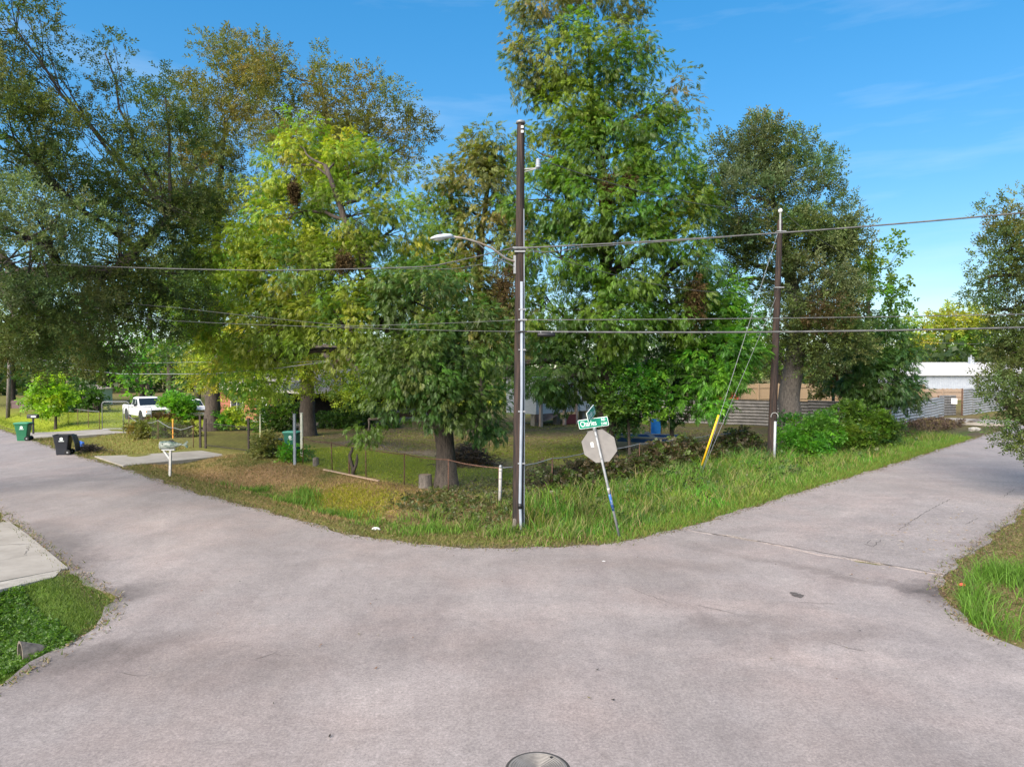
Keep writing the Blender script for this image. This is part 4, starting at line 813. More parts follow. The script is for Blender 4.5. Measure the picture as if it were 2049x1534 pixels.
# ------------------------------------------------------------------ bins, mailboxes, small things
def rsec(w, d, z, r=.06, n=4): return [Vector((x, y, z)) for x, y in rrect(w, d, r, n)]
def wheelie_bin(label, loc, rotz, body, lid_open, dark):
    o = thing('wheelie_bin', label, 'trash bin', loc, rotz, None)
    MB().loft([rsec(.46, .50, .0), rsec(.47, .52, .05), rsec(.50, .58, .45), rsec(.525, .62, .60), rsec(.56, .66, .62), rsec(.60, .72, .93, .07), rsec(.60, .72, .95, .07), rsec(.66, .80, .96, .08), rsec(.66, .80, 1.0, .08), rsec(.62, .75, 1.0, .07), rsec(.58, .70, .8, .07), rsec(.45, .48, .1, .05)]).build('body', body, o)
    MB().box((0, -.31, .42), (.20, .05, .24)).build('grab_recess', dark, o, bevel=.01); MB().box((0, -.335, .55), (.24, .04, .035)).build('grab_bar', dark if not lid_open else M_WHITE, o, bevel=.008); MB().box((0, -.34, .70), (.2, .03, .03)).build('grab_bar', M_WHITE if lid_open else dark, o, bevel=.005)
    MB().tube([(-.26, .44, .97), (.26, .44, .97)], .018, 8).build('handle', dark, o); 
    for x in (-.2, .2): MB().box((x, .41, .965), (.04, .1, .05)).build('handle_arm', dark, o)
    for x in (-.27, .27):
        w = MB().tube([(x-.04, .29, .13), (x-.035, .29, .13), (x+.035, .29, .13), (x+.04, .29, .13)], [.11, .13, .13, .11], 16).build('wheel', M_TYRE, o); MB().tube([(x-.047, .29, .13), (x+.047, .29, .13)], .045, 10).build('hub', M_GALV, w)
    MB().tube([(-.27, .29, .13), (.27, .29, .13)], .015, 6).build('axle', M_DARKFE, o)
    if lid_open: MB().loft([[Vector((x, .47+.16*t+.05*math.sin(t*3), .97-t*.82)) for x in (-.31, .31)]+[Vector((x, .50+.16*t+.05*math.sin(t*3), .97-t*.82)) for x in (.31, -.31)] for t in (0, .1, .5, .9, 1)]).build('lid', body, o, bevel=.01)
    else: MB().loft([rsec(.68, .86, 1.005, .1), rsec(.69, .87, 1.03, .1), rsec(.62, .78, 1.07, .1), rsec(.3, .4, 1.09, .1)]).build('lid', mat('lid_'+body.name, tuple(min(1, c*1.5+.02) for c in body.node_tree.nodes['Principled BSDF'].inputs[0].default_value[:3]), .5), o, smooth=False)
    em = MB(); M0 = Matrix.Translation((.292, .02, .80)) @ Matrix(((0, 0, 1, 0), (1, 0, 0, 0), (0, 1, 0, 0), (0, 0, 0, 1)))
    em.prism([(.075*math.cos(t), .075*math.sin(t)) for t in [k/16*2*math.pi for k in range(16)]], .012, M0); em.build('emblem', M_SIGNW, o)
    MB().prism([(.048*math.cos(t), .048*math.sin(t)) for t in [k/12*2*math.pi for k in range(12)]], .016, M0).build('emblem_ring', body, o); MB().prism([(.03*math.cos(t), .03*math.sin(t)) for t in [k/12*2*math.pi for k in range(12)]], .02, M0).build('emblem_core', M_SIGNW, o)
    MB().prism([(-.13, -.125), (.13, -.125), (.11, -.10), (-.11, -.10)], .012, M0).build('emblem_line', M_SIGNW, o)
    return o
M_GBIN = mat('bin_green', (.012, .12, .055), .45); M_BBIN = mat('bin_black', (.014, .016, .022), .4)
wheelie_bin('green wheelie bin with closed lid at the left road edge', G(47, 881, 0), R(-78), M_GBIN, False, M_BLACK)
wheelie_bin('black wheelie bin with its lid hanging open at the road edge', G(127, 909, 0), R(-78), M_BBIN, True, M_BLACK)
wheelie_bin('green wheelie bin standing inside the yard behind the pale posts', onG(16.9, 32.4), R(-100), mat('bin_teal', (.02, .13, .09), .5), False, M_BLACK)
q = onG(15.95, 32.2); o = thing('trash_can', 'small grey-blue trash can left of the yard bin', 'trash can', q); MB().tube([(0, 0, 0), (0, 0, .05), (0, 0, .68), (0, 0, .7), (0, 0, .74)], [.2, .21, .27, .30, .30], 16).build('body', mat('can_grey', (.09, .10, .12), .5), o); MB().tube([(0, 0, .745), (0, 0, .78), (0, 0, .8)], [.31, .29, .1], 16).build('lid', mat('can_grey', 0), o)
for s in (-1, 1): MB().box((s*.3, 0, .6), (.05, .12, .03)).build('handle', mat('can_grey', 0), o)
# crumpled blue bag
def lump(rx, ry, rz, seed, n=10, m=14, amp=.25):
    r_ = random.Random(seed); ph = [r_.uniform(0, 6.28) for _ in range(6)]; V = []; F_ = []
    for i in range(n+1):
        for j in range(m):
            th_, f = math.pi*i/n, 2*math.pi*j/m; k = 1+amp*(math.sin(3*f+ph[0])*math.sin(2*th_+ph[1])+.6*math.sin(5*f+ph[2]+3*th_)+.5*math.sin(7*th_+ph[3]))*.6
            V.append((rx*k*math.sin(th_)*math.cos(f), ry*k*math.sin(th_)*math.sin(f), rz*k*math.cos(th_)))
    for i in range(n):
        for j in range(m): F_.append((i*m+j, i*m+(j+1) % m, (i+1)*m+(j+1) % m, (i+1)*m+j))
    return MB().add(V, F_)
q = G(160, 895); q.z = gz(q)+.16; tag(lump(.2, .2, .2, 2).build('plastic_bag', mat('blue_bag', (.03, .13, .55), .35, (.10, .22, .6), scale=6), None, loc=q), 'bright blue plastic bag behind the black bin', 'bag')
def mound(label, px, py, w, h_, seed, n=240, name='brush_pile', mt=M_BARK, cat='brush pile', Lr=(.4, 1.1)):
    q = G(px, py); q.z = gz(q); o = thing(name, label, cat, q); r_ = random.Random(seed); m = MB()
    for k in range(n):
        x = r_.gauss(0, .42)*w; y = r_.gauss(0, .3)*w*.6; hh = max(0, 1-(abs(x)/w)**2)*h_; z = r_.uniform(.02, max(.05, hh)); a = r_.uniform(0, 6.28); l = r_.uniform(*Lr); e = r_.uniform(-.4, .4)
        d = Vector((math.cos(a)*math.cos(e), math.sin(a)*math.cos(e), math.sin(e)))*l/2; c = Vector((x, y, z)); b = Vector((r_.uniform(-.08, .08), r_.uniform(-.08, .08), r_.uniform(-.02, .1)))
        m.tube([c-d, c+b, c+d], [r_.uniform(.008, .022), .012, .004], 4, cap=False)
    tag(m.build('sticks', mt, o), kind='stuff'); return o, q
bp_, bq = mound('heap of dark cut brush behind the pecan trunk', 935, 935, 1.25, .95, 4, 420)
rL = np.random.default_rng(5); nn = 900; v = rL.normal(0, 1, (nn, 3))*np.array((.55, .4, .3)); v[:, 2] = np.abs(v[:, 2])+.03; dd = rL.normal(0, 1, (nn, 3)); dd[:, 2] -= .4
V, Qd, T = foliage(v, dd, np.full(nn, .16), 'dead', np.array(PAL['brown'])[rL.integers(0, 3, nn)]*rL.uniform(.25, .8, (nn, 1)), rL); tag(np_mesh('dry_leaves', V, quads=Qd, tint=T, mat=M_DEAD, parent=bp_), kind='stuff')
mound('low heap of brown dead branches beside the black bin', 180, 903, .6, .35, 6, 120)
# fish mailbox
q = G(341, 951); q.z = gz(q); fm = thing('fish_mailbox', 'mailbox shaped like a green fish on a white braced post', 'mailbox', q)
M_FISH = mat('fish_paint', (.05, .10, .075), .35, (.35, .38, .33), scale=5, contrast=(.4, .6)); M_FBEL = mat('fish_belly', (.45, .46, .38), .4, (.12, .17, .08), scale=4)
MB().box((0, 0, .48), (.085, .085, 1.25), Matrix.Rotation(.04, 3, 'Y')).build('post', mat('grey_white_wood', (.42, .40, .37), .7, (.55, .53, .5), scale=6), fm, bevel=.008); MB().box((-.13, 0, .86), (.07, .08, .42), Matrix.Rotation(-.62, 3, 'Y')).build('brace', M_WHITE, fm, bevel=.006); MB().box((-.06, 0, 1.07), (.52, .14, .05)).build('shelf', M_WHITE, fm, bevel=.006)
fs = [(-.36, .13, .15, 1.25), (-.33, .14, .165, 1.25), (-.2, .15, .175, 1.255), (0, .145, .17, 1.255), (.18, .11, .13, 1.26), (.34, .06, .075, 1.27), (.43, .025, .04, 1.28), (.48, .015, .045, 1.285)]
fb = MB().loft([[Vector((x, w*math.cos(t), zc+h_*math.sin(t))) for t in [k/14*2*math.pi for k in range(14)]] for x, w, h_, zc in fs]).build('body', M_FISH, fm, smooth=True)
MB().prism([(.14*math.cos(t), .16*math.sin(t)) for t in [k/16*2*math.pi for k in range(16)]], .02, Matrix.Translation((-.372, 0, 1.25)) @ Matrix(((0, 0, 1, 0), (1, 0, 0, 0), (0, 1, 0, 0), (0, 0, 0, 1)))).build('door', M_WHITE, fm)
FY = Matrix(((1, 0, 0, 0), (0, 0, -1, 0), (0, 1, 0, 0), (0, 0, 0, 1)))
MB().prism([(.46, 1.26), (.56, 1.31), (.66, 1.41), (.71, 1.42), (.72, 1.36), (.66, 1.285), (.72, 1.2), (.71, 1.14), (.66, 1.15), (.56, 1.24)], .03, FY).build('tail', M_FISH, fm); MB().prism([(-.1, 1.41), (.0, 1.47), (.12, 1.46), (.24, 1.36), (.2, 1.34)], .02, FY).build('dorsal_fin', M_BLACK, fm); MB().prism([(.02, 1.1), (.12, 1.02), (.2, 1.05), (.16, 1.15)], .02, FY).build('belly_fin', M_FBEL, fm)
for y in (-.143, .143): MB().tube([(-.24, y*.97, 1.31), (-.24, y*1.06, 1.31)], .025, 10).build('eye', M_BLACK, fm)
q = G(30, 866); q = onG(10.0, 53.6); mb = thing('mailbox', 'black roadside mailbox behind the green bin', 'mailbox', q)
MB().box((0, 0, .5), (.09, .09, 1.1)).build('post', M_BLACK, mb, bevel=.006)
MB().loft([[Vector((x, y, 1.05+z)) for y, z in [(-.13, 0), (.13, 0)]+[(.13*math.cos(t), .14+.12*math.sin(t)) for t in [k/8*math.pi for k in range(9)]]] for x in (-.32, .32)]).build('box', M_BLACK, mb); MB().box((.1, -.132, 1.16), (.3, .006, .07)).build('number_strip', M_SIGNW, mb)

# manhole
q = G(1076, 1534); mh = thing('manhole_cover', 'round concentric-ringed iron manhole cover in the road', 'manhole', (q.x+.0, 7.52, 0))
M_IRON = mat('cast_iron', (.16, .145, .13), .6, (.25, .23, .21), scale=5, metal=.3)
MB().tube([(0, 0, -.03), (0, 0, .003), (0, 0, .009)], [.36, .36, .345], 48).build('frame', mat('frame_iron', (.04, .036, .033), .8), mh); MB().tube([(0, 0, -.02), (0, 0, .0125)], .325, 48).build('cover', M_IRON, mh)
for k in range(10):
    r0 = .05+k*.027; m = MB(); n = 48; V = []
    for rr_, z in ((r0, .012), (r0+.003, .019), (r0+.012, .019), (r0+.015, .012)): V += [(rr_*math.cos(2*math.pi*j/n), rr_*math.sin(2*math.pi*j/n), z) for j in range(n)]
    m.add(V, [(i*n+j, i*n+(j+1) % n, (i+1)*n+(j+1) % n, (i+1)*n+j) for i in range(3) for j in range(n)]); m.build('ring', M_IRON, mh)
for x, y in ((.16, .22), (-.16, -.22)): MB().tube([(x, y, .018), (x, y, .0205)], .018, 10).build('pick_hole', M_BLACK, mh)
# culvert pipes
def culvert(label, c, d, r_, L_):
    o = thing('culvert_pipe', label, 'culvert', c); d = Vector(d).normalized(); u = Vector((0, 0, 1)); s = d.cross(u); m = MB(); n = 24
    def ring(x, rr_): return [d*x+(s*math.cos(2*math.pi*k/n)+u*math.sin(2*math.pi*k/n))*rr_ for k in range(n)]
    m.loft([ring(L_, r_), ring(0, r_), ring(0, r_*.8), ring(L_, r_*.8)], cap=False).build('pipe', mat('old_concrete', (.07, .055, .045), .9, (.22, .185, .15), scale=5, bump=.4), o, smooth=False); return o
culvert('old concrete culvert pipe end in the grassy ditch by the near driveway', at(40, 1308, 10.7), (.62, .66, -.42), .20, .7)
culvert('concrete culvert pipe end under the far driveway slab', onG(62.3, 12.9)+Vector((0, 0, -.05)), (.7, .7, 0), .35, 2)
for (px, py, w, lab) in ((752, 1047, .12, 'crumpled white plastic litter at the left verge'), (1926, 1169, .07, 'scrap of red litter on the right verge'), (1208, 1122, .06, 'tiny white paper scrap on the road'), (1105, 990, .14, 'grey stone in the grass right of the near pole'), (1062, 1008, .12, 'flat stone beside the near pole'), (1950, 858, .4, 'pale boulder beside the far slab')):
    q = G(px, py); q.z = gz(q)+w*.25; mt = mat('red_litter', (.6, .08, .05), .5) if 'red' in lab else (mat('stone', (.25, .23, .2), .9, (.4, .37, .33), scale=6) if 'stone' in lab or 'boulder' in lab else M_WHITE)
    tag(lump(w, w*.7, w*.42, px).build('stone' if 'stone' in lab or 'boulder' in lab else 'litter', mt, None, loc=q), lab, 'stone' if 'ston' in lab or 'boul' in lab else 'litter')
q = G(1062, 1008)

# ------------------------------------------------------------------ vehicles (heading along -b, towards the crossing)
def vehicle(name, label, cat, c, rotz, paint, pick=True):
    """local: x forward, y left, origin on the ground under the middle"""
    o = thing(name, label, cat, c, rotz); L_ = 5.7 if pick else 4.7; hw = .98 if pick else .9; zb = .42 if pick else .3
    def sec(x, w, z0, z1, tum=.0): return [Vector((x, -w, z0)), Vector((x, -w*1.02, (z0+z1)/2)), Vector((x, -w*(1-tum), z1-.06)), Vector((x, -w*(.93-tum), z1)), Vector((x, w*(.93-tum), z1)), Vector((x, w*(1-tum), z1-.06)), Vector((x, w*1.02, (z0+z1)/2)), Vector((x, w, z0))]
    f = L_/2; hood = 1.16 if pick else .98; belt = 1.18 if pick else 1.0
    body = MB().loft([sec(-f, hw*.95, zb+.1, belt-.02), sec(-f+.15, hw, zb, belt), sec(-f*.2, hw, zb, belt), sec(f*.36, hw, zb, belt), sec(f*.40, hw, zb, hood+.02), sec(f-.35, hw*.98, zb, hood-.05), sec(f-.08, hw*.94, zb+.02, hood-.13), sec(f, hw*.90, zb+.1, hood-.22)]).build('body', paint, o, bevel=.02)
    rf = 1.86 if pick else 1.55; cx0 = -f*.28 if pick else -f*.8
    cab = MB().loft([[Vector((x, y, z)) for x, y, z in ((cx0, -hw*.92, belt-.01), (f*.38, -hw*.92, belt-.01), (f*.38, hw*.92, belt-.01), (cx0, hw*.92, belt-.01))], [Vector((x, y, z)) for x, y, z in ((cx0+.12, -hw*.78, rf-.06), (f*.13, -hw*.78, rf-.06), (f*.13, hw*.78, rf-.06), (cx0+.12, hw*.78, rf-.06))], [Vector((x, y, z)) for x, y, z in ((cx0+.25, -hw*.68, rf), (f*.06, -hw*.68, rf), (f*.06, hw*.68, rf), (cx0+.25, hw*.68, rf))]]).build('cab', paint, o, bevel=.03)
    def lerp3(p, q, t): return tuple(p[i]+(q[i]-p[i])*t for i in range(3))
    wl0, wl1 = (f*.38, -hw*.92, belt), (f*.13, -hw*.78, rf-.06); off = Vector((.012, 0, .006))
    quad = [Vector(lerp3(wl0, wl1, .08)), Vector((lerp3(wl0, wl1, .08)[0], -lerp3(wl0, wl1, .08)[1], lerp3(wl0, wl1, .08)[2])), Vector((lerp3(wl0, wl1, .93)[0], -lerp3(wl0, wl1, .93)[1], lerp3(wl0, wl1, .93)[2])), Vector(lerp3(wl0, wl1, .93))]
    quad = [Vector((v_.x, v_.y*.92, v_.z)) for v_ in quad]
    MB().add([v_+off for v_ in quad]+[v_-off*.5 for v_ in quad], [(0, 1, 2, 3), (4, 7, 6, 5), (0, 4, 5, 1), (1, 5, 6, 2), (2, 6, 7, 3), (3, 7, 4, 0)]).build('windscreen', M_GLASS, cab)
    for s in (-1, 1):
        for (xa, xb) in (((-f*.22, f*.02), (f*.05, f*.31)) if pick else ((-f*.70, -f*.42), (-f*.38, -f*.02), (f*.02, f*.30))):
            def wp(x, t): sh = .0 if xb < f*.2 else -.22*t*f*.9; return Vector(((x if x != xb else x+sh*(1 if xb > f*.2 else 0)), s*(hw*.92+(hw*.78-hw*.92)*t+.012), belt+(rf-.06-belt)*t))
            P_ = [wp(xa, .1), wp(xb, .1), wp(xb, .88), wp(xa, .88)]; I_ = [p-Vector((0, s*.03, 0)) for p in P_]
            MB().add(P_+I_, [(0, 1, 2, 3), (4, 7, 6, 5), (0, 4, 5, 1), (1, 5, 6, 2), (2, 6, 7, 3), (3, 7, 4, 0)]).build('window', M_GLASS, cab)
        for x in ((-f*.02, f*.26) if pick else (-f*.05, f*.25)): MB().box((x-.15, s*(hw*1.02+.01), belt-.13), (.16, .03, .04)).build('door_handle', M_BLACK, o)
        MB().box((f*.33, s*(hw+.14), belt+.06), (.1, .22, .17)).build('mirror', M_BLACK if pick else paint, o, bevel=.02)
        MB().box((f-.03, s*hw*.72, hood-.33), (.1, .34, .20)).build('headlight', mat('headlight', (.55, .57, .6), .1, spec=.8), o, bevel=.02); MB().box((f-.05, s*hw*.90, hood-.34), (.12, .1, .16)).build('turn_signal', mat('amber', (.7, .22, .03), .3), o, bevel=.02)
        MB().box((-f-.01, s*hw*.82, belt-.25), (.04, .16, .36)).build('tail_light', mat('tail_red', (.4, .02, .02), .3), o)
        for x in (f*.62, -f*.60):
            rw = .39 if pick else .32; ya = s*(hw-.12); w = MB().tube([(x, ya-.13, rw), (x, ya-.11, rw), (x, ya+.11, rw), (x, ya+.13, rw)], [rw*.9, rw, rw, rw*.9], 24).build('wheel', M_TYRE, o); MB().tube([(x, ya-.136, rw), (x, ya+.136, rw)], rw*.58, 16).build('rim', M_GALV, w)
            MB().prism([((rw*1.22)*math.cos(t), (rw*1.22)*math.sin(t)) for t in [k/20*2*math.pi for k in range(20)]], .012, Matrix.Translation((x, s*(hw*1.018), rw+.05)) @ FY).build('wheel_arch', M_BLACK, o)
    MB().box((f+.0, 0, hood-.36), (.06, hw*1.1, .26)).build('grille', M_BLACK, o, bevel=.02); MB().box((f+.035, 0, hood-.36), (.03, hw*1.12, .05)).build('grille_bar', M_CHROME, o); MB().tube([(f+.055, 0, hood-.36), (f+.065, 0, hood-.36)], .05, 4).build('badge', M_CHROME, o)
    MB().box((f+.05, 0, zb+.12), (.2, hw*1.98, .24)).build('bumper', M_CHROME if pick else paint, o, bevel=.04); MB().box((-f-.05, 0, zb+.12), (.16, hw*1.9, .2)).build('bumper', M_CHROME, o, bevel=.03); MB().box((f+.153, 0, zb+.12), (.01, .32, .15)).build('number_plate', M_WHITE, o)
    if pick:
        MB().box((-f*.64, 0, belt+.003), (f*.62, hw*1.6, .01)).build('bed_opening', M_BLACK, o)
    return o
VP = mat('white_car_paint', (.72, .73, .75), .25, (.76, .77, .78), scale=2, spec=.5)
vehicle('pickup_truck', 'white pickup truck parked behind the open tube gates', 'pickup truck', onG(19.1, 61.0), R(-45), VP)
vehicle('parked_car', 'white car mostly hidden by leaves right of the pickup', 'car', onG(22.4, 60.5), R(-50), VP, False)

# ------------------------------------------------------------------ brick house, mobile home, metal building, fences beyond
M_BRICK = mat('brick', (.22, .075, .045), .85, (.32, .13, .08), scale=9, bump=.3, bscale=30); M_ROOF = mat('shingle_roof', (.20, .17, .16), .9, (.30, .26, .24), scale=7); M_FASC = mat('fascia', (.50, .45, .40), .7, (.62, .58, .53), scale=5)
hb = onG(24, 44); hs_ = thing('brick_house', 'low brick ranch house with a dark open carport behind the trees', 'house', hb); hb.z = 0
def hbox(a0, a1, b0, b1, z0, z1, name, mt, parent, bevel=0):
    m = MB(); A0 = [AB(a, b, z)-Vector((hb.x, hb.y, hb.z)) for z in (z0, z1) for (a, b) in ((a0, b0), (a1, b0), (a1, b1), (a0, b1))]
    return m.add(A0, [(3, 2, 1, 0), (4, 5, 6, 7), (0, 1, 5, 4), (1, 2, 6, 5), (2, 3, 7, 6), (3, 0, 4, 7)]).build(name, mt, parent, bevel=bevel)
wall = hbox(24.4, 33.5, 48.5, 60, 0, 2.6, 'wall', M_BRICK, hs_)
nrow = 0
bm_ = mat('brick_face', (.25, .085, .05), .85, (.36, .15, .09), scale=3, bump=.2, bscale=30); bmesh_ = None
for row in range(10):
    for k in range(30):
        b0 = 52.6+k*.249+(.12 if row % 2 else 0); z0 = .35+row*.22
        if 54.6 < b0 < 57.2 and .8 < z0 < 2.1: continue
        if bmesh_ is None:
            m = MB().box((0, 0, 0), (.225, .03, .2), Matrix.Rotation(R(135), 3, 'Z')); br = m.build('brick', bm_, wall); bmesh_ = br.data
        else: br = bpy.data.objects.new('brick', bmesh_); COL.objects.link(br); br.parent = wall
        br.location = AB(24.39, b0, z0)-Vector((hb.x, hb.y, hb.z))
for b0, b1 in ((54.8, 57.0),):
    w = hbox(24.33, 24.42, b0, b1, .9, 2.05, 'window', M_GLASS, wall); hbox(24.30, 24.36, b0-.08, b0, .85, 2.1, 'frame', M_WHITE, w); hbox(24.30, 24.36, b1, b1+.08, .85, 2.1, 'frame', M_WHITE, w); hbox(24.30, 24.36, (b0+b1)/2-.03, (b0+b1)/2+.03, .9, 2.05, 'frame', M_WHITE, w); hbox(24.26, 24.4, b0-.1, b1+.1, .82, .9, 'sill', M_WHITE, w)
hbox(24.5, 37.4, 48.3, 48.45, .1, 2.55, 'carport_shade_panel', mat('carport_shade_dark', (.02, .017, .015), .9, (.035, .03, .027), scale=4), hs_)  # near-black sheet over the brick: the carport's shade put into its colour
dr_ = hbox(24.34, 24.42, 50.6, 51.6, .1, 2.15, 'door', M_WHITE, wall); hbox(24.30, 24.36, 50.72, 50.78, 1.05, 1.12, 'handle', M_CHROME, dr_)
hbox(24.25, 24.35, 59.7, 59.85, 0, 2.55, 'downspout', M_WHITE, hs_)
hbox(24.2, 37.5, 44.2, 60.2, -.05, .1, 'floor_slab', M_CONC, hs_)
for a, b in ((24.6, 44.5), (31, 44.5), (37.2, 44.5), (24.6, 48)): hbox(a-.07, a+.07, b-.07, b+.07, .1, 2.6, 'carport_post', M_WHITE, hs_)
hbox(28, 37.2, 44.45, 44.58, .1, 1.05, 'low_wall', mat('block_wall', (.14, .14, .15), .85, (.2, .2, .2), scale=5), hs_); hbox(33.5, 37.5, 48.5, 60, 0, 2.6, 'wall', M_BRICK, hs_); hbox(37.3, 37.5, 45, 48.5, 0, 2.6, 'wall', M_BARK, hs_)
m = MB(); e = [AB(23.7, 43.6, 2.6), AB(38.1, 43.6, 2.6), AB(38.1, 60.8, 2.6), AB(23.7, 60.8, 2.6), AB(29.5, 47.8, 4.1), AB(32.3, 47.8, 4.1), AB(32.3, 56.6, 4.1), AB(29.5, 56.6, 4.1)]
m.add([v-Vector((hb.x, hb.y, 0)) for v in e], [(3, 2, 1, 0), (0, 1, 5, 4), (1, 2, 6, 5), (2, 3, 7, 6), (3, 0, 4, 7), (4, 5, 6, 7)]); rf_ = m.build('roof', M_ROOF, hs_)
for (a0, a1, b0, b1) in ((23.66, 38.14, 43.52, 43.59), (23.62, 23.69, 43.5, 60.8)): hbox(a0, a1, b0, b1, 2.45, 2.66, 'fascia', M_FASC, rf_)
hbox(30.2, 30.9, 51, 51.7, 3.6, 4.9, 'chimney', M_BRICK, rf_)
q = onG(23.4, 45.6); o = thing('leaning_plank', 'pale plank leaning against rubble before the brick house', 'plank', q); MB().box((0, 0, .55), (.5, .05, 1.5), Matrix.Rotation(.6, 3, 'Y')).build('plank', mat('pale_plank', (.34, .29, .23), .8, (.45, .4, .33), scale=3, stretch=(6, 6, .5)), o); MB().box((-.3, .15, .12), (.5, .3, .25)).build('block', M_CONC, o, bevel=.02)
# mobile home
hb = onG(34, 34); hb.z = 0; mbh = thing('mobile_home', 'white mobile home on piers with a drooping brown skirt', 'mobile home', hb)
M_SIDING = mat('white_siding', (.50, .52, .55), .6, (.62, .63, .66), scale=2, stretch=(1, 1, 8))
wl_ = hbox(36.4, 47, 34, 37, .95, 3.45, 'wall', M_SIDING, mbh)
for k in range(11): hbox(36.4, 47.0, 33.975, 33.995, 1.0+k*.22, 1.0+k*.22+.2, 'siding_board', M_SIDING, wl_)
for a in (37.1, 41.5): w = hbox(a, a+1.1, 33.95, 33.99, 1.7, 2.7, 'window', M_GLASS, wl_); hbox(a-.07, a+1.17, 33.93, 33.97, 1.62, 1.7, 'sill', M_WHITE, w)
dr_ = hbox(39, 39.9, 33.94, 33.99, 1.0, 3.0, 'door', M_WHITE, wl_); hbox(39.75, 39.8, 33.90, 33.94, 1.95, 2.05, 'handle', M_CHROME, dr_)
hbox(36.2, 47.2, 33.75, 37.2, 3.45, 3.56, 'roof', mat('trailer_roof', (.32, .26, .25), .8, (.42, .36, .34), scale=3), mbh)
for a in (36.6, 39, 42, 46.5): hbox(a, a+.4, 34.3, 34.7, 0, .95, 'pier', M_CONC, mbh)
m = MB(); sk = [AB(36.4, 33.97, .95), AB(36.4, 33.97, .35), AB(37.5, 33.9, .45), AB(38.6, 33.9, .75), AB(38.9, 33.97, .95)]; m.add([v-hb for v in sk]+[v-hb+AB(0, .03) for v in sk], [(0, 1, 2, 3, 4), (9, 8, 7, 6, 5), (0, 5, 6, 1), (1, 6, 7, 2), (2, 7, 8, 3), (3, 8, 9, 4)]); m.build('skirt', mat('brown_skirt', (.16, .10, .085), .8, (.24, .17, .15), scale=3), mbh)
for a in (36.4, 38.95, 40.3): hbox(a, a+.2, 33.5, 33.7, 0, 2.9, 'porch_post', mat('pink_wood', (.34, .25, .21), .8, (.42, .33, .28), scale=4), mbh)
hbox(39.12, 40.28, 33.52, 33.7, .1, .8, 'red_board', mat('dark_red', (.16, .03, .03), .7), mbh)
# boat
q = onG(28.9, 22.5); bt = thing('boat', 'old blue and white boat behind the stop sign, bow toward the tree', 'boat', q); hd_ = (AB(28.1, 24.1)-AB(32.6, 20.2)).normalized(); sdv = Vector((-hd_.y, hd_.x, 0))
secs = []; stn = [(-4.6, .85, .62, .12), (-3.4, .92, .66, .06), (-2, .92, .70, .05), (-.8, .78, .78, .08), (.1, .42, .86, .25), (.62, .03, .92, .7)]
def bs(x, w, zt, zb, k): return hd_*x+sdv*w*k
def bsec(x, w, zt, zb): return [bs(x, w, zt, zb, 1)+Vector((0, 0, zt)), bs(x, w*.93, zt, zb, 1)+Vector((0, 0, (zt*.55+zb*.45))), bs(x, w*.7, zt, zb, 1)+Vector((0, 0, zb+.06)), bs(x, 0, zt, zb, 1)+Vector((0, 0, zb)), bs(x, w*.7, zt, zb, -1)+Vector((0, 0, zb+.06)), bs(x, w*.93, zt, zb, -1)+Vector((0, 0, (zt*.55+zb*.45))), bs(x, w, zt, zb, -1)+Vector((0, 0, zt))]
MB().loft([bsec(*s) for s in stn], cap=False, close=False).build('hull', mat('boat_white', (.45, .40, .36), .55, (.56, .51, .46), scale=3), bt, smooth=True)
MB().loft([bsec(x, w*.94, zt-.005, zb+.04) for x, w, zt, zb in stn[:-1]], cap=False, close=False).build('inner_hull', mat('boat_blue', (.02, .07, .2), .5, (.04, .1, .26), scale=3), bt, smooth=True)
for s in (1, -1): MB().tube([bs(x, w, 0, 0, s)+Vector((0, 0, zt+.01)) for x, w, zt, zb in stn], .035, 6).build('gunwale', mat('boat_white', 0), bt, smooth=True)
MB().loft([[bs(-4.6, .85, 0, 0, k)+Vector((0, 0, z)) for k, z in ((1, .62), (.7, .15), (-.7, .15), (-1, .62))], [bs(-4.55, .85, 0, 0, k)+Vector((0, 0, z)) for k, z in ((1, .62), (.7, .15), (-.7, .15), (-1, .62))]]).build('transom', mat('boat_white', 0), bt)
for x in (-3.2, -1.6): MB().box(hd_*x+Vector((0, 0, .45)), (.3, 1.6, .05), Matrix.Rotation(math.atan2(hd_.y, hd_.x), 3, 'Z')).build('thwart', mat('boat_blue', 0), bt)
band = [(x, w, zt, zb) for x, w, zt, zb in stn[:4]]
sgn = 1 if (sdv.y < 0) else -1
MB().loft([[bs(x, w*1.012, 0, 0, sgn)+Vector((0, 0, zt-.06)), bs(x, w*.965, 0, 0, sgn)+Vector((0, 0, zt*.6+zb*.4)), bs(x, w*.96, 0, 0, sgn)+Vector((0, 0, zt*.6+zb*.4)), bs(x, w*1.0, 0, 0, sgn)+Vector((0, 0, zt-.06))] for x, w, zt, zb in band]).build('blue_band', mat('boat_blue', 0), bt)
P0, P1 = bs(.45, .12, 0, 0, sgn), bs(-.55, .73, 0, 0, sgn); xd = (P1-P0).normalized(); nrm_ = Vector((xd.y, -xd.x, 0)); nrm_ = nrm_ if nrm_.y < 0 else -nrm_
if xd.x < 0: xd = -xd
text_mesh('nnc', .38, frame(P0+nrm_*.06+Vector((0, 0, .60)), (xd-Vector((0, 0, .35))).normalized(), Vector((0, 0, 1)).cross(nrm_).cross(nrm_)*-1 if False else Vector((xd.x*.35, xd.y*.35, 1)).normalized()), 'lettering', mat('letter_red', (.14, .02, .02), .6), bt)
for k in range(5): MB().tube([AB(30.6+k*.1, 20.9, .95)-q, AB(31.0+k*.06, 19.6+k*.05, .25)-q], .02, 5).build('leaning_stick', M_FASC, bt)
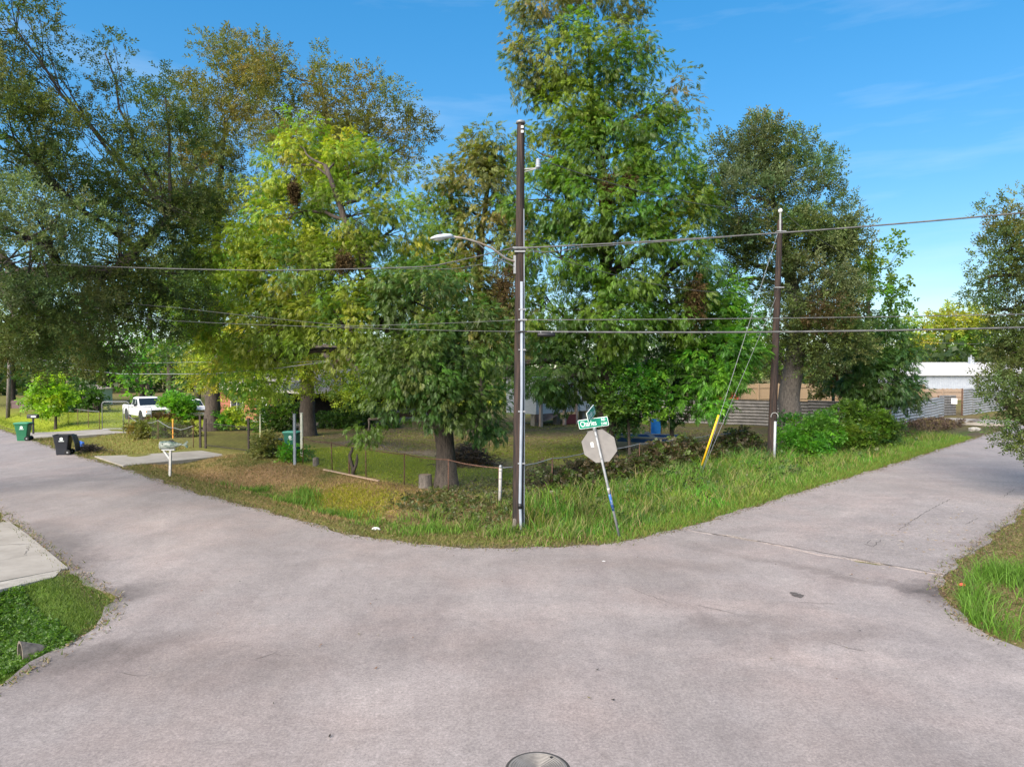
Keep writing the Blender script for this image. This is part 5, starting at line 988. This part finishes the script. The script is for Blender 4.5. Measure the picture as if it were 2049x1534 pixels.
# blue tarp, corrugated fences, board fences
q = G(1312, 836); q.z = gz(q)+.0; o = thing('blue_tarp', 'bright blue tarp hung behind the elm trunk', 'tarp', at(1312, 850, 40)); o.location.z = gz(o.location)
MB().loft([[Vector((x+.04*math.sin(9*z), .08*math.sin(7*x+2*z)+dy_, z)) for x, dy_ in [(-.28+k*.07, 0) for k in range(9)]+[(.28-k*.07, .02) for k in range(9)]] for z in (.35, .7, 1.0, 1.3)]).build('tarp', mat('tarp_blue', (.02, .2, .65), .5, (.04, .28, .75), scale=5), o); MB().tube([(-.32, .04, 0), (-.32, .04, 1.4)], .02, 6).build('pole', M_RUST, o); MB().tube([(.32, .04, 0), (.32, .04, 1.4)], .02, 6).build('pole', M_RUST, o)
M_CORR = mat('corrugated_steel', (.33, .31, .29), .6, (.46, .44, .42), scale=2.5, stretch=(1, 1, .6), metal=.25); M_CORRD = mat('dull_corrugated', (.15, .14, .13), .6, (.26, .24, .22), scale=2.5, metal=.2)
def corr(label, run, h0, h1, mt, pan=2.4, dark_post=M_RUST):
    p0 = onG(*run[0]); root = thing('corrugated_fence', label, 'metal fence', p0); P, Q2 = AB(*run[0]), AB(*run[1]); L_ = (Q2-P).length; d = (Q2-P)/L_; nr = Vector((-d.y, d.x, 0)); nr = -nr if nr.y > 0 else nr; k = max(1, round(L_/pan)); rr_ = random.Random(int(L_*10))
    for i in range(k):
        s0, s1 = L_*i/k, L_*(i+1)/k+.05; hh = h0+(h1-h0)*(i+.5)/k+rr_.uniform(-.06, .06); m = MB(); n = max(6, int(hh/.055)); V = []; dz = rr_.uniform(-.05, .05)
        for t in (s0, s1):
            for j in range(n+1): w = P+d*t+nr*(.028*math.sin(j*math.pi*.5)+.01*(i % 2)); V.append(Vector((w.x, w.y, gz(P+d*(s0+s1)/2)+hh*j/n+(dz if t == s0 else 0)))-p0)
        V += [v_-nr*.008 for v_ in V]; N2 = 2*(n+1)
        m.add(V, [(j, n+1+j, n+2+j, j+1) for j in range(n)]+[(N2+j, N2+j+1, N2+n+2+j, N2+n+1+j) for j in range(n)]+[(n, 2*n+1, N2+2*n+1, N2+n), (0, N2, N2+n+1, n+1)]); m.build('panel', mt, root)
    for i in range(k+1): w = P+d*(L_*i/k)-nr*.09; MB().box(Vector((w.x, w.y, gz(w)+(h0+h1)/4))-p0, (.08, .08, (h0+h1)/2+.1)).build('post', dark_post, root)
    return root
corr('dull corrugated steel fence behind the thick-trunked live oak', [(45.5, 32), (51.5, 15.4)], 1.75, 1.95, M_CORRD)
corr('pale corrugated steel fence running along the right verge', [(51.6, 15.3), (68.2, 16.1)], 1.6, 1.75, M_CORR)
corr('dark corrugated gate panel between the two pale fences', [(68.8, 16.6), (71.2, 15.9)], 1.7, 1.75, M_CORRD)
corr('tall pale corrugated panel beside the far driveway slab', [(71.5, 15.4), (84, 14.5)], 2.35, 2.3, M_CORR)
q = onG(69.9, 16.0); tag(MB().box((0, 0, 1.3), (.45, .02, .5), Matrix.Rotation(R(-45), 3, 'Z')).build('gate_sign', M_WHITE, None, loc=q+Vector((.1, -.35, 0))), 'small white notice on the dark gate panel', 'sign')
def board_fence(label, p, q_, h, mt, n_b=.15, name='board_fence'):
    b = Vector(p); b.z = 0; root = thing(name, label, 'fence', b); P, Q2 = Vector(p), Vector(q_); L_ = (Q2-P).length; d = (Q2-P)/L_; nr = Vector((d.y, -d.x, 0)); ang = math.atan2(d.y, d.x); k = int(L_/n_b); first = None
    rr_ = random.Random(k)
    step = max(1, k//280+1)
    w_b = L_/(k//step)
    for i in range(k//step):
        c = P+d*(i+.5)*w_b-b
        if first is None: pl_ = MB().box((0, 0, h/2), (w_b-.015, .025, h), Matrix.Rotation(ang, 3, 'Z')).build('picket', mt, root); first = pl_.data
        else: pl_ = bpy.data.objects.new('picket', first); COL.objects.link(pl_); pl_.parent = root
        pl_.location = c+Vector((0, 0, rr_.uniform(-.04, .04)))+nr*rr_.uniform(-.005, .005)
    for z in (.4, h-.35): MB().box((P+Q2)/2-b+nr*.06+Vector((0, 0, z)), (L_, .05, .1), Matrix.Rotation(ang, 3, 'Z')).build('rail', mt, root)
    for i in range(int(L_/2.4)+1): MB().box(P+d*2.4*i-b+nr*.12+Vector((0, 0, h/2)), (.1, .1, h+.1), Matrix.Rotation(ang, 3, 'Z')).build('post', mt, root)
    return root
M_TAN = mat('tan_boards', (.24, .165, .095), .8, (.34, .24, .145), scale=3, stretch=(4, 4, .3)); M_BRB = mat('brown_boards', (.08, .05, .05), .85, (.14, .095, .09), scale=3, stretch=(4, 4, .3))
board_fence('tan timber board fence beyond the dull corrugated fence', at(1475, 803, 76), at(1850, 803, 80), 1.95, M_TAN)
board_fence('brown board fence beyond the dark gate panel', at(1845, 800, 84), at(1935, 800, 84), 1.35, mat('weathered_boards', (.24, .17, .12), .85, (.32, .24, .18), scale=3, stretch=(4, 4, .3)))
board_fence('purplish-brown board fence at the end of the bright lawn', at(22, 830, 72), at(205, 830, 68), 1.5, M_BRB)
hb = at(1415, 800, 75); hb.z = 0; o = thing('red_metal_panels', 'red ribbed metal panels left of the tan board fence', 'metal fence', hb)
for k in range(12): MB().box((k*.28+.14, 0, 1.1), (.25, .03, 2.2)).build('panel', mat('red_metal', (.42, .06, .05), .5, (.32, .05, .04), scale=3), o); 
for k in range(12): MB().box((k*.28+.005, -.02, 1.1), (.05, .05, 2.2)).build('rib', mat('red_metal', 0), o)
# pale shed
hb = at(150, 826, 76); hb.z = 0; o = thing('garden_shed', 'pale blue-white shed under the trees beyond the lawn', 'shed', hb); M_SHED = mat('pale_shed', (.45, .50, .56), .7, (.55, .60, .64), scale=3, stretch=(1, 1, .3))
for k in range(9): MB().box((-.9+k*.42, 0, .95), (.40, .05, 1.9)).build('wall_board', M_SHED, o)
MB().box((.8, 1.3, .95), (3.7, 2.5, 1.88)).build('wall', M_SHED, o); MB().prism([(-1.2, 1.9), (2.8, 1.9), (.8, 2.3)], 3, Matrix.Translation((0, 1.2, 0)) @ FY).build('roof', M_ROOF, o); MB().box((.6, -.04, .85), (.8, .05, 1.7)).build('door', M_BRB, o)
# far left pole
q = onG(12.6, 78); tt = at(20, 690, q.y)-q; o = thing('utility_pole', 'distant grey utility pole at the far end of the left road', 'utility pole', q); MB().tube([(0, 0, -.3), tt*.5, tt], [.17, .15, .12], 10).build('shaft', M_BARKG, o, smooth=True); MB().box(tt*.93, (1.6, .1, .1)).build('crossarm', M_BARKG, o)
# white metal building
bb = at(1818, 800, 92); bb.z = 0; mbld = thing('metal_building', 'long white ribbed metal building with a pale roof', 'building', bb); M_MW = mat('white_metal', (.30, .325, .37), .5, (.36, .385, .42), scale=2); M_MR = mat('pale_metal_roof', (.40, .385, .375), .5, (.47, .455, .44), scale=2)
Lb = 24.0; ez = 3.2; rz = 4.9
wb = MB().box((Lb/2, 5, ez/2), (Lb, 10, ez)).build('wall', M_MW, mbld); ribs = MB()
for k in range(80): ribs.box((k*.3+.1, -.015, ez/2), (.06, .05, ez-.02))
tag(ribs.build('ribs', M_MW, wb), kind='stuff')
m = MB(); m.add([(-.3, -.35, ez), (Lb+.3, -.35, ez), (Lb+.3, 10.3, ez), (-.3, 10.3, ez), (3.4, 5, rz), (Lb-3.4, 5, rz), (-.3, -.35, ez+.1), (Lb+.3, -.35, ez+.1), (Lb+.3, 10.3, ez+.1), (-.3, 10.3, ez+.1)], [(3, 2, 1, 0), (0, 1, 7, 6), (1, 2, 8, 7), (2, 3, 9, 8), (3, 0, 6, 9), (6, 7, 5, 4), (7, 8, 5), (8, 9, 4, 5), (9, 6, 4)]); rfm = m.build('roof', M_MR, mbld); seams = MB()
for k in range(28): x0 = 3.4+k*(Lb-6.8)/27; seams.tube([(x0, 5, rz+.01), (x0, -.33, ez+.13)], .03, 4)
tag(seams.build('seams', M_MR, rfm), kind='stuff'); MB().box((Lb/2, -.38, ez+.02), (Lb+.6, .1, .16)).build('gutter', M_WHITE, rfm); MB().box((10.9, 4.2, 5.1), (.5, .5, 1.0)).build('vent', M_MW, rfm); MB().tube([(10.9, 4.2, 5.55), (10.9, 4.2, 5.9)], .1, 10).build('flue', M_GALV, rfm)
MB().box((8.85, -.35, 1.75), (.16, .16, 3.5)).build('meter_post', M_BARKG, mbld); MB().tube([(8.2, -.2, 2.4), (8.5, -.25, 2.0), (8.75, -.3, 1.9)], .03, 6).build('service_loop', M_WIRED, mbld)
MARK_BUILT = True

# ------------------------------------------------------------------ grass, weeds, litter
def blades(name, label, a, b, h, w, cols, lean=.35, cat='grass', tall=True, seed=0, push=None):
    r = np.random.default_rng(seed); m = ~in_road(a, b); a, b, h, cols = a[m], b[m], h[m], cols[m]; n = len(a)
    x = (a-b)*S2; y = (a+b)*S2; z = hgt(x, y)-.01; th_ = r.uniform(0, 2*np.pi, n); bd = r.uniform(0, 2*np.pi, n)
    base = np.stack([x, y, z], 1); s = np.stack([np.cos(th_), np.sin(th_), np.zeros(n)], 1)*(w*r.uniform(.6, 1.3, n))[:, None]/2
    ben = np.stack([np.cos(bd), np.sin(bd), np.zeros(n)], 1)*(h*lean*r.uniform(.3, 1.6, n))[:, None]; up = np.array((0, 0, 1.))*h[:, None]
    if tall:
        V = np.stack([base-s, base+s, base+ben*.3+up*.55+s*.75, base+ben*.3+up*.55-s*.75, base+ben+up*.93], 1); k = np.arange(n)[:, None]*5
        quads = k+np.array([[0, 1, 2, 3]]); tris = k+np.array([[3, 2, 4]]); C = np.repeat(cols, 5, 0)
    else:
        V = np.stack([base-s, base+s, base+ben+up], 1); k = np.arange(n)[:, None]*3; quads = None; tris = k+np.array([[0, 1, 2]]); C = np.repeat(cols, 3, 0)
    return tag(np_mesh(name, V.reshape(-1, 3), quads=quads, tris=tris, tint=C, mat=M_GRASS), label, cat, None, 'stuff')
def pal(n, cs, r, patch=None):
    cs = np.array(cs); i = r.integers(0, len(cs), n) if patch is None else np.clip(((patch+1)/2*len(cs)+r.normal(0, .6, n)).astype(int), 0, len(cs)-1)
    return cs[i]*r.uniform(.7, 1.3, (n, 1))
def tufted(r, n, a0, a1, b0, b1, k, sd):                             # clumped positions
    ca = r.uniform(a0, a1, k); cb = r.uniform(b0, b1, k); i = r.integers(0, k, n); return ca[i]+r.normal(0, sd, n), cb[i]+r.normal(0, sd, n), i
r = np.random.default_rng(101)
GB = [(.09, .19, .022), (.12, .24, .028), (.08, .15, .022), (.16, .24, .035)]; GY = [(.17, .20, .03), (.20, .19, .05), (.12, .17, .03)]; GS = [(.32, .205, .10), (.36, .24, .13), (.25, .165, .075), (.19, .17, .05)]
# tall fresh grass along the right road
n = 34000; a, b, i = tufted(r, n, 13.2, 50, 10.5, 15.2, 520, .32); d = edge_d(a, b); ok = (d > .25) & (d < 5.2) & (b < a-.3); a, b, i = a[ok], b[ok], i[ok]; d = d[ok]
th_t = np.random.default_rng(5).uniform(.35, 1.0, 520)[i]; h = np.clip(d*.42, .12, .75)*th_t*r.uniform(.6, 1.25, len(a)); tc_ = np.random.default_rng(6).integers(0, 4, 520)[i]
tv = np.random.default_rng(66).uniform(.65, 1.3, (520, 3))*np.array((1, 1, 1)); cols = tv[i]*np.array([(.10, .20, .022), (.13, .25, .028), (.19, .25, .05), (.085, .165, .025)])[tc_]*r.uniform(.7, 1.3, (len(a), 1)); st_ = r.random(len(a)) < .16; cols[st_] = np.array((.32, .26, .12))
blades('tall_grass', 'tall bright green grass along the right road verge', a, b, h, .02, cols, .55, seed=1)
n = 22000; a = r.uniform(13.5, 50, n); b = 10.1+np.abs(r.normal(0, .55, n)); blades('edge_grass', 'short yellow-green grass fringe at the right road edge', a, b, r.uniform(.05, .2, n), .02, pal(n, GY+GB[:2], r), .8, tall=False, seed=2)
n = 16000; a = r.uniform(16, 50, n); b = r.uniform(10.4, 15.5, n); blades('undergrass', 'shorter dense grass filling the right verge', a, b, r.uniform(.12, .32, n), .022, pal(n, GB, r), .6, tall=False, seed=3)
# left road verge: mown straw slope, green ditch, shoulder
n = 45000; a = r.uniform(9.3, 15.3, n); b = r.uniform(11, 34, n)**1.0; d = edge_d(a, b); patch = fbm(a, b, .55, 11); cs = np.where(((a > 10.6) & (b > 18) & (patch > -.45))[:, None], pal(n, GS, r), pal(n, [(.12, .14, .03), (.16, .15, .045), (.09, .12, .025), (.2, .15, .07)], r))
ok = (d > .02) & (d < 5.5); blades('verge_grass', 'short straw-coloured and green grass on the left road verge', a[ok], b[ok], r.uniform(.04, .13, ok.sum()), .024, cs[ok], .9, tall=False, seed=4)
n = 4500; a, b, i = tufted(r, n, 11.0, 12.8, 14.5, 26.5, 70, .2); hs2 = np.random.default_rng(8).uniform(.08, .34, 70)[i]; blades('ditch_grass', 'fresh green tufts in the left road ditch', a, b, hs2*r.uniform(.6, 1.3, n), .02, pal(n, GB, r), .6, seed=5)
n = 7000; a = r.normal(13, .7, n); b = r.normal(20.8, 1.2, n); blades('yellow_patch_grass', 'yellow ground-hugging grass patch before the fence', a, b, r.uniform(.04, .12, n), .03, pal(n, [(.26, .25, .02), (.22, .23, .02), (.30, .27, .03)], r), .9, tall=False, seed=6)
n = 6000; a, b, i = tufted(r, n, 12.2, 16.5, 11.2, 16.5, 60, .2); hs2 = np.random.default_rng(9).uniform(.06, .34, 60)[i]; blades('corner_grass', 'mixed green and dry tufts round the near pole foot', a, b, hs2*r.uniform(.6, 1.3, n), .018, pal(n, GB+[(.25, .2, .1), (.16, .15, .05)], r), .6, seed=7)
# yard lawn, far lawn
n = 30000; a = r.uniform(15.4, 20.6, n); b = r.uniform(16.5, 33, n); blades('lawn_grass', 'bright yellow-green lawn inside the chain-link fence', a, b, r.uniform(.04, .1, n), .03, pal(n, [(.22, .29, .02), (.27, .30, .025), (.18, .25, .02)], r), .8, tall=False, seed=8)
n = 16000; a = r.uniform(20.5, 42, n); b = r.uniform(17, 40, n); k_ = fbm(a, b, .5, 21) > -.1; blades('yard_grass', 'thin patchy grass of the yard among fallen leaves', a[k_], b[k_], r.uniform(.05, .12, k_.sum()), .045, pal(int(k_.sum()), [(.19, .22, .035), (.24, .24, .045), (.28, .2, .11)], r), .8, tall=False, seed=9)
n = 12000; a = r.uniform(9.4, 26, n); b = r.uniform(55.2, 80, n); blades('far_lawn_grass', 'sunny mown lawn at the far left', a, b, r.uniform(.05, .1, n), .06, pal(n, [(.20, .26, .02), (.23, .27, .025), (.17, .23, .02)], r), .8, tall=False, seed=10)
n = 6000; a = r.uniform(9.2, 14.4, n); b = r.uniform(38.4, 50.5, n); blades('drive_verge_grass', 'dry olive grass between the two left driveways', a, b, r.uniform(.05, .16, n), .04, pal(n, GS[2:]+[(.14, .16, .03)], r), .8, tall=False, seed=11)
# right-hand corner
n = 9000; a, b, i = tufted(r, n, 13.4, 22, -1, 3.6, 60, .28); d = edge_d(a, b); ok = d > .5; hs2 = np.random.default_rng(10).uniform(.12, .5, 60)[i]; blades('near_tall_grass', 'tall green grass on the right-hand corner', a[ok], b[ok], (hs2*r.uniform(.6, 1.3, n))[ok], .014, pal(int(ok.sum()), GB[:3], r), .7, seed=12)
n = 16000; a = r.uniform(13, 34, n); b = 3.9-np.abs(r.normal(0, 1.6, n)); blades('corner_verge_grass', 'short green and yellowish grass on the right-hand corner', a, b, r.uniform(.04, .12, n), .016, pal(n, [(.10, .13, .03), (.13, .15, .035), (.08, .12, .025), (.19, .15, .07)], r), .9, tall=False, seed=13)
# left corner
n = 16000; a = 3.95-np.abs(r.normal(0, 1.1, n)); b = r.uniform(11, 17, n); blades('left_corner_grass', 'short green grass rim of the left corner', a, b, r.uniform(.03, .10, n), .013, pal(n, [(.09, .14, .02), (.12, .17, .025), (.07, .11, .02)], r), .8, tall=False, seed=14)
def leafy(name, label, a, b, z, size, kind, cols, seed, mt=M_LEAF, cat='weeds', updir=.5):
    rr_ = np.random.default_rng(seed); m = ~in_road(a, b); a, b, z, cols = a[m], b[m], z[m], cols[m]; x = (a-b)*S2; y = (a+b)*S2
    P = np.stack([x, y, hgt(x, y)+z], 1); D = rr_.normal(0, 1, P.shape); D[:, 2] = np.abs(D[:, 2])*updir+.1
    V, Qd, T = foliage(P, D, size*rr_.uniform(.7, 1.3, len(P)), kind, cols, rr_); return tag(np_mesh(name, V, quads=Qd, tint=T, mat=mt), label, cat, None, 'stuff')
n = 6500; a = 2.9-np.abs(r.normal(0, 1.5, n)); b = r.uniform(12.6, 16.9, n); z = .02+.22*np.clip(fbm(a, b, 1.3, 31)+.3, 0, 1)*r.random(n); leafy('ground_cover', 'leafy green ground cover over the left corner ditch', a, b, z, .085, 'broad', pal(n, [(.07, .14, .02), (.10, .18, .025), (.055, .11, .02)], r), 15, cat='ground cover')
n = 4800; a = r.uniform(18, 33.5, n); b = 16.6+r.normal(0, .55, n); tallv = .35+.65*np.clip(.5+fbm(a, b*0, .7, 41), 0, 1); z = r.random(n)*tallv*np.clip(1.25-np.abs(b-16.6)*.8, .1, 1.2); ok = (a > 17.5); leafy('vine_thicket', 'brown-green weeds and vines smothering the right chain-link fence', a, b, z, .30, 'broad', pal(n, [(.085, .075, .035), (.11, .08, .045), (.06, .085, .025), (.07, .06, .03), (.09, .13, .025)], r), 16)
n = 1500; a = r.uniform(13, 18, n); b = r.uniform(13, 19, n); z = r.random(n)*.12; leafy('low_weeds', 'low dull weeds on the corner under the pecan', a, b, z, .16, 'broad', pal(n, [(.08, .10, .03), (.10, .09, .04), (.06, .09, .025)], r), 17)
n = 1600; a = r.uniform(44, 62, n); b = r.uniform(13.2, 15.3, n); z = r.random(n)*.35; leafy('dry_weeds', 'dry brown weeds at the pale corrugated fence foot', a, b, z, .35, 'dead', pal(n, [(.12, .08, .06), (.09, .065, .05), (.14, .11, .05)], r), 18, M_DEAD)
def litter(name, label, a, b, size, cols, seed, road_ok=False, zoff=.012):
    rr_ = np.random.default_rng(seed)
    if not road_ok: m = ~in_road(a, b); a, b, cols = a[m], b[m], cols[m]
    n_ = len(a); x = (a-b)*S2; y = (a+b)*S2; z = np.where(in_road(a, b), .016, hgt(x, y))+zoff; th_ = rr_.uniform(0, 6.28, n_); l = size*rr_.uniform(.5, 1.4, n_)
    u = np.stack([np.cos(th_), np.sin(th_), rr_.uniform(-.3, .3, n_)*.6], 1)*l[:, None]; v = np.stack([-np.sin(th_), np.cos(th_), rr_.uniform(-.3, .3, n_)*.6], 1)*(l*.42)[:, None]; c = np.stack([x, y, z], 1); lift = np.array((0, 0, 1.))*(l*.12)[:, None]
    V = np.stack([c-u*.5+lift, c+v*.5, c+u*.5+lift, c-v*.5], 1).reshape(-1, 3); return tag(np_mesh(name, V, quads=np.arange(len(V)).reshape(-1, 4), tint=np.repeat(cols, 4, 0), mat=M_DEAD), label, 'leaves', None, 'stuff')
LB = [(.16, .09, .05), (.22, .13, .08), (.10, .065, .04), (.28, .2, .12), (.2, .17, .07)]
n = 9000; a = r.normal(15.2, 2.0, n); b = r.normal(17.2, 2.4, n); ok = (a > 10.5) & (b > 11); litter('leaf_litter', 'brown fallen leaves under the pecan on the corner', a[ok], b[ok], .10, pal(int(ok.sum()), LB, r), 20)
n = 7000; a = r.uniform(20, 42, n); b = r.uniform(18, 44, n); litter('yard_leaf_litter', 'fallen leaves scattered over the yard', a, b, .14, pal(n, LB, r), 21)
n = 6500; a = r.uniform(12.6, 30, n); b = 4.0-np.abs(r.normal(0, 1.2, n)); litter('corner_leaf_litter', 'fallen leaves on the right-hand corner', a, b, .07, pal(n, LB, r), 22)
# debris hugging the asphalt edge, and single leaves blown over the road
E_ = []
for seg in (road_ab[1:18], road_ab[19:28], road_ab[40:50]):
    for p, q in zip(seg[:-1], seg[1:]):
        L_ = math.hypot(q[0]-p[0], q[1]-p[1]); k = int(min(L_, 30)*95); t = r.random(k); E_.append(np.stack([p[0]+(q[0]-p[0])*t+r.normal(0, .13, k), p[1]+(q[1]-p[1])*t+r.normal(0, .13, k)], 1))
E_ = np.concatenate(E_); litter('edge_litter', 'leaf crumbs and dirt along the asphalt edge', E_[:, 0], E_[:, 1], .055, pal(len(E_), LB+[(.07, .06, .05), (.32, .28, .22)], r), 23, True, .004)
n = 200; a = r.uniform(3, 26, n); b = r.uniform(3.5, 24, n); ok = in_road(a, b); litter('road_leaves', 'single dry leaves blown across the asphalt', a[ok], b[ok], .055, pal(int(ok.sum()), LB+[(.05, .045, .04)]*3, r), 24, True, .003)
n = 160; a = r.normal(21, 2.5, n); b = r.normal(5.0, .7, n); ok = in_road(a, b); litter('road_leaves', 'pale leaves gathered on the right road shoulder', a[ok], b[ok], .07, pal(int(ok.sum()), [(.4, .36, .3), (.3, .22, .13)], r), 25, True, .003)
E2 = E_[r.random(len(E_)) < .55]; n = len(E2)
def creeping(a, b, n):
    x = (a-b)*S2; y = (a+b)*S2; z = np.where(in_road(a, b), .0, hgt(x, y)); h = r.uniform(.03, .10, n); th_ = r.uniform(0, 6.28, n); base = np.stack([x, y, z-.005], 1); s_ = np.stack([np.cos(th_), np.sin(th_), 0*th_], 1)*.012; bd = r.uniform(0, 6.28, n); tip = base+np.stack([np.cos(bd)*h*.8, np.sin(bd)*h*.8, h], 1)
    V = np.stack([base-s_, base+s_, tip], 1).reshape(-1, 3); return tag(np_mesh('creeping_grass', V, tris=np.arange(len(V)).reshape(-1, 3), tint=np.repeat(pal(n, [(.12, .14, .03), (.2, .16, .08), (.09, .13, .025)], r), 3, 0), mat=M_GRASS), 'sparse grass creeping over the ragged asphalt edge', 'grass', None, 'stuff')
creeping(E2[:, 0]+r.normal(0, .05, n), E2[:, 1]+r.normal(0, .05, n), n)
n = 900; a = r.uniform(15.5, 45, n); b = r.uniform(11.5, 15.5, n); z = r.random(n)*.4; leafy('verge_weeds', 'broad-leaved weeds scattered through the right verge grass', a, b, z, .22, 'broad', pal(n, [(.07, .11, .03), (.12, .13, .05), (.05, .09, .025)], r), 29)
# wooded horizon
rw_ = np.random.default_rng(77); n = 4600; az = rw_.uniform(-58, 58, n); Rr = rw_.uniform(125, 150, n); top = 7.5+3.0*fbm(az*.6, az*0, .5, 51); zz = rw_.random(n)**.8*top
P = np.stack([np.sin(np.radians(az))*Rr, np.cos(np.radians(az))*Rr, zz], 1); D = rw_.normal(0, 1, P.shape); V, Qd, T = foliage(P, D, np.full(n, 2.3), 'broad', pal(n, [(.05, .085, .025), (.07, .10, .03), (.045, .07, .025)], rw_), rw_)
tag(np_mesh('wooded_horizon', V, quads=Qd, tint=T, mat=M_LEAF), 'far-off wood closing the horizon behind the lots', 'woods', None, 'stuff')
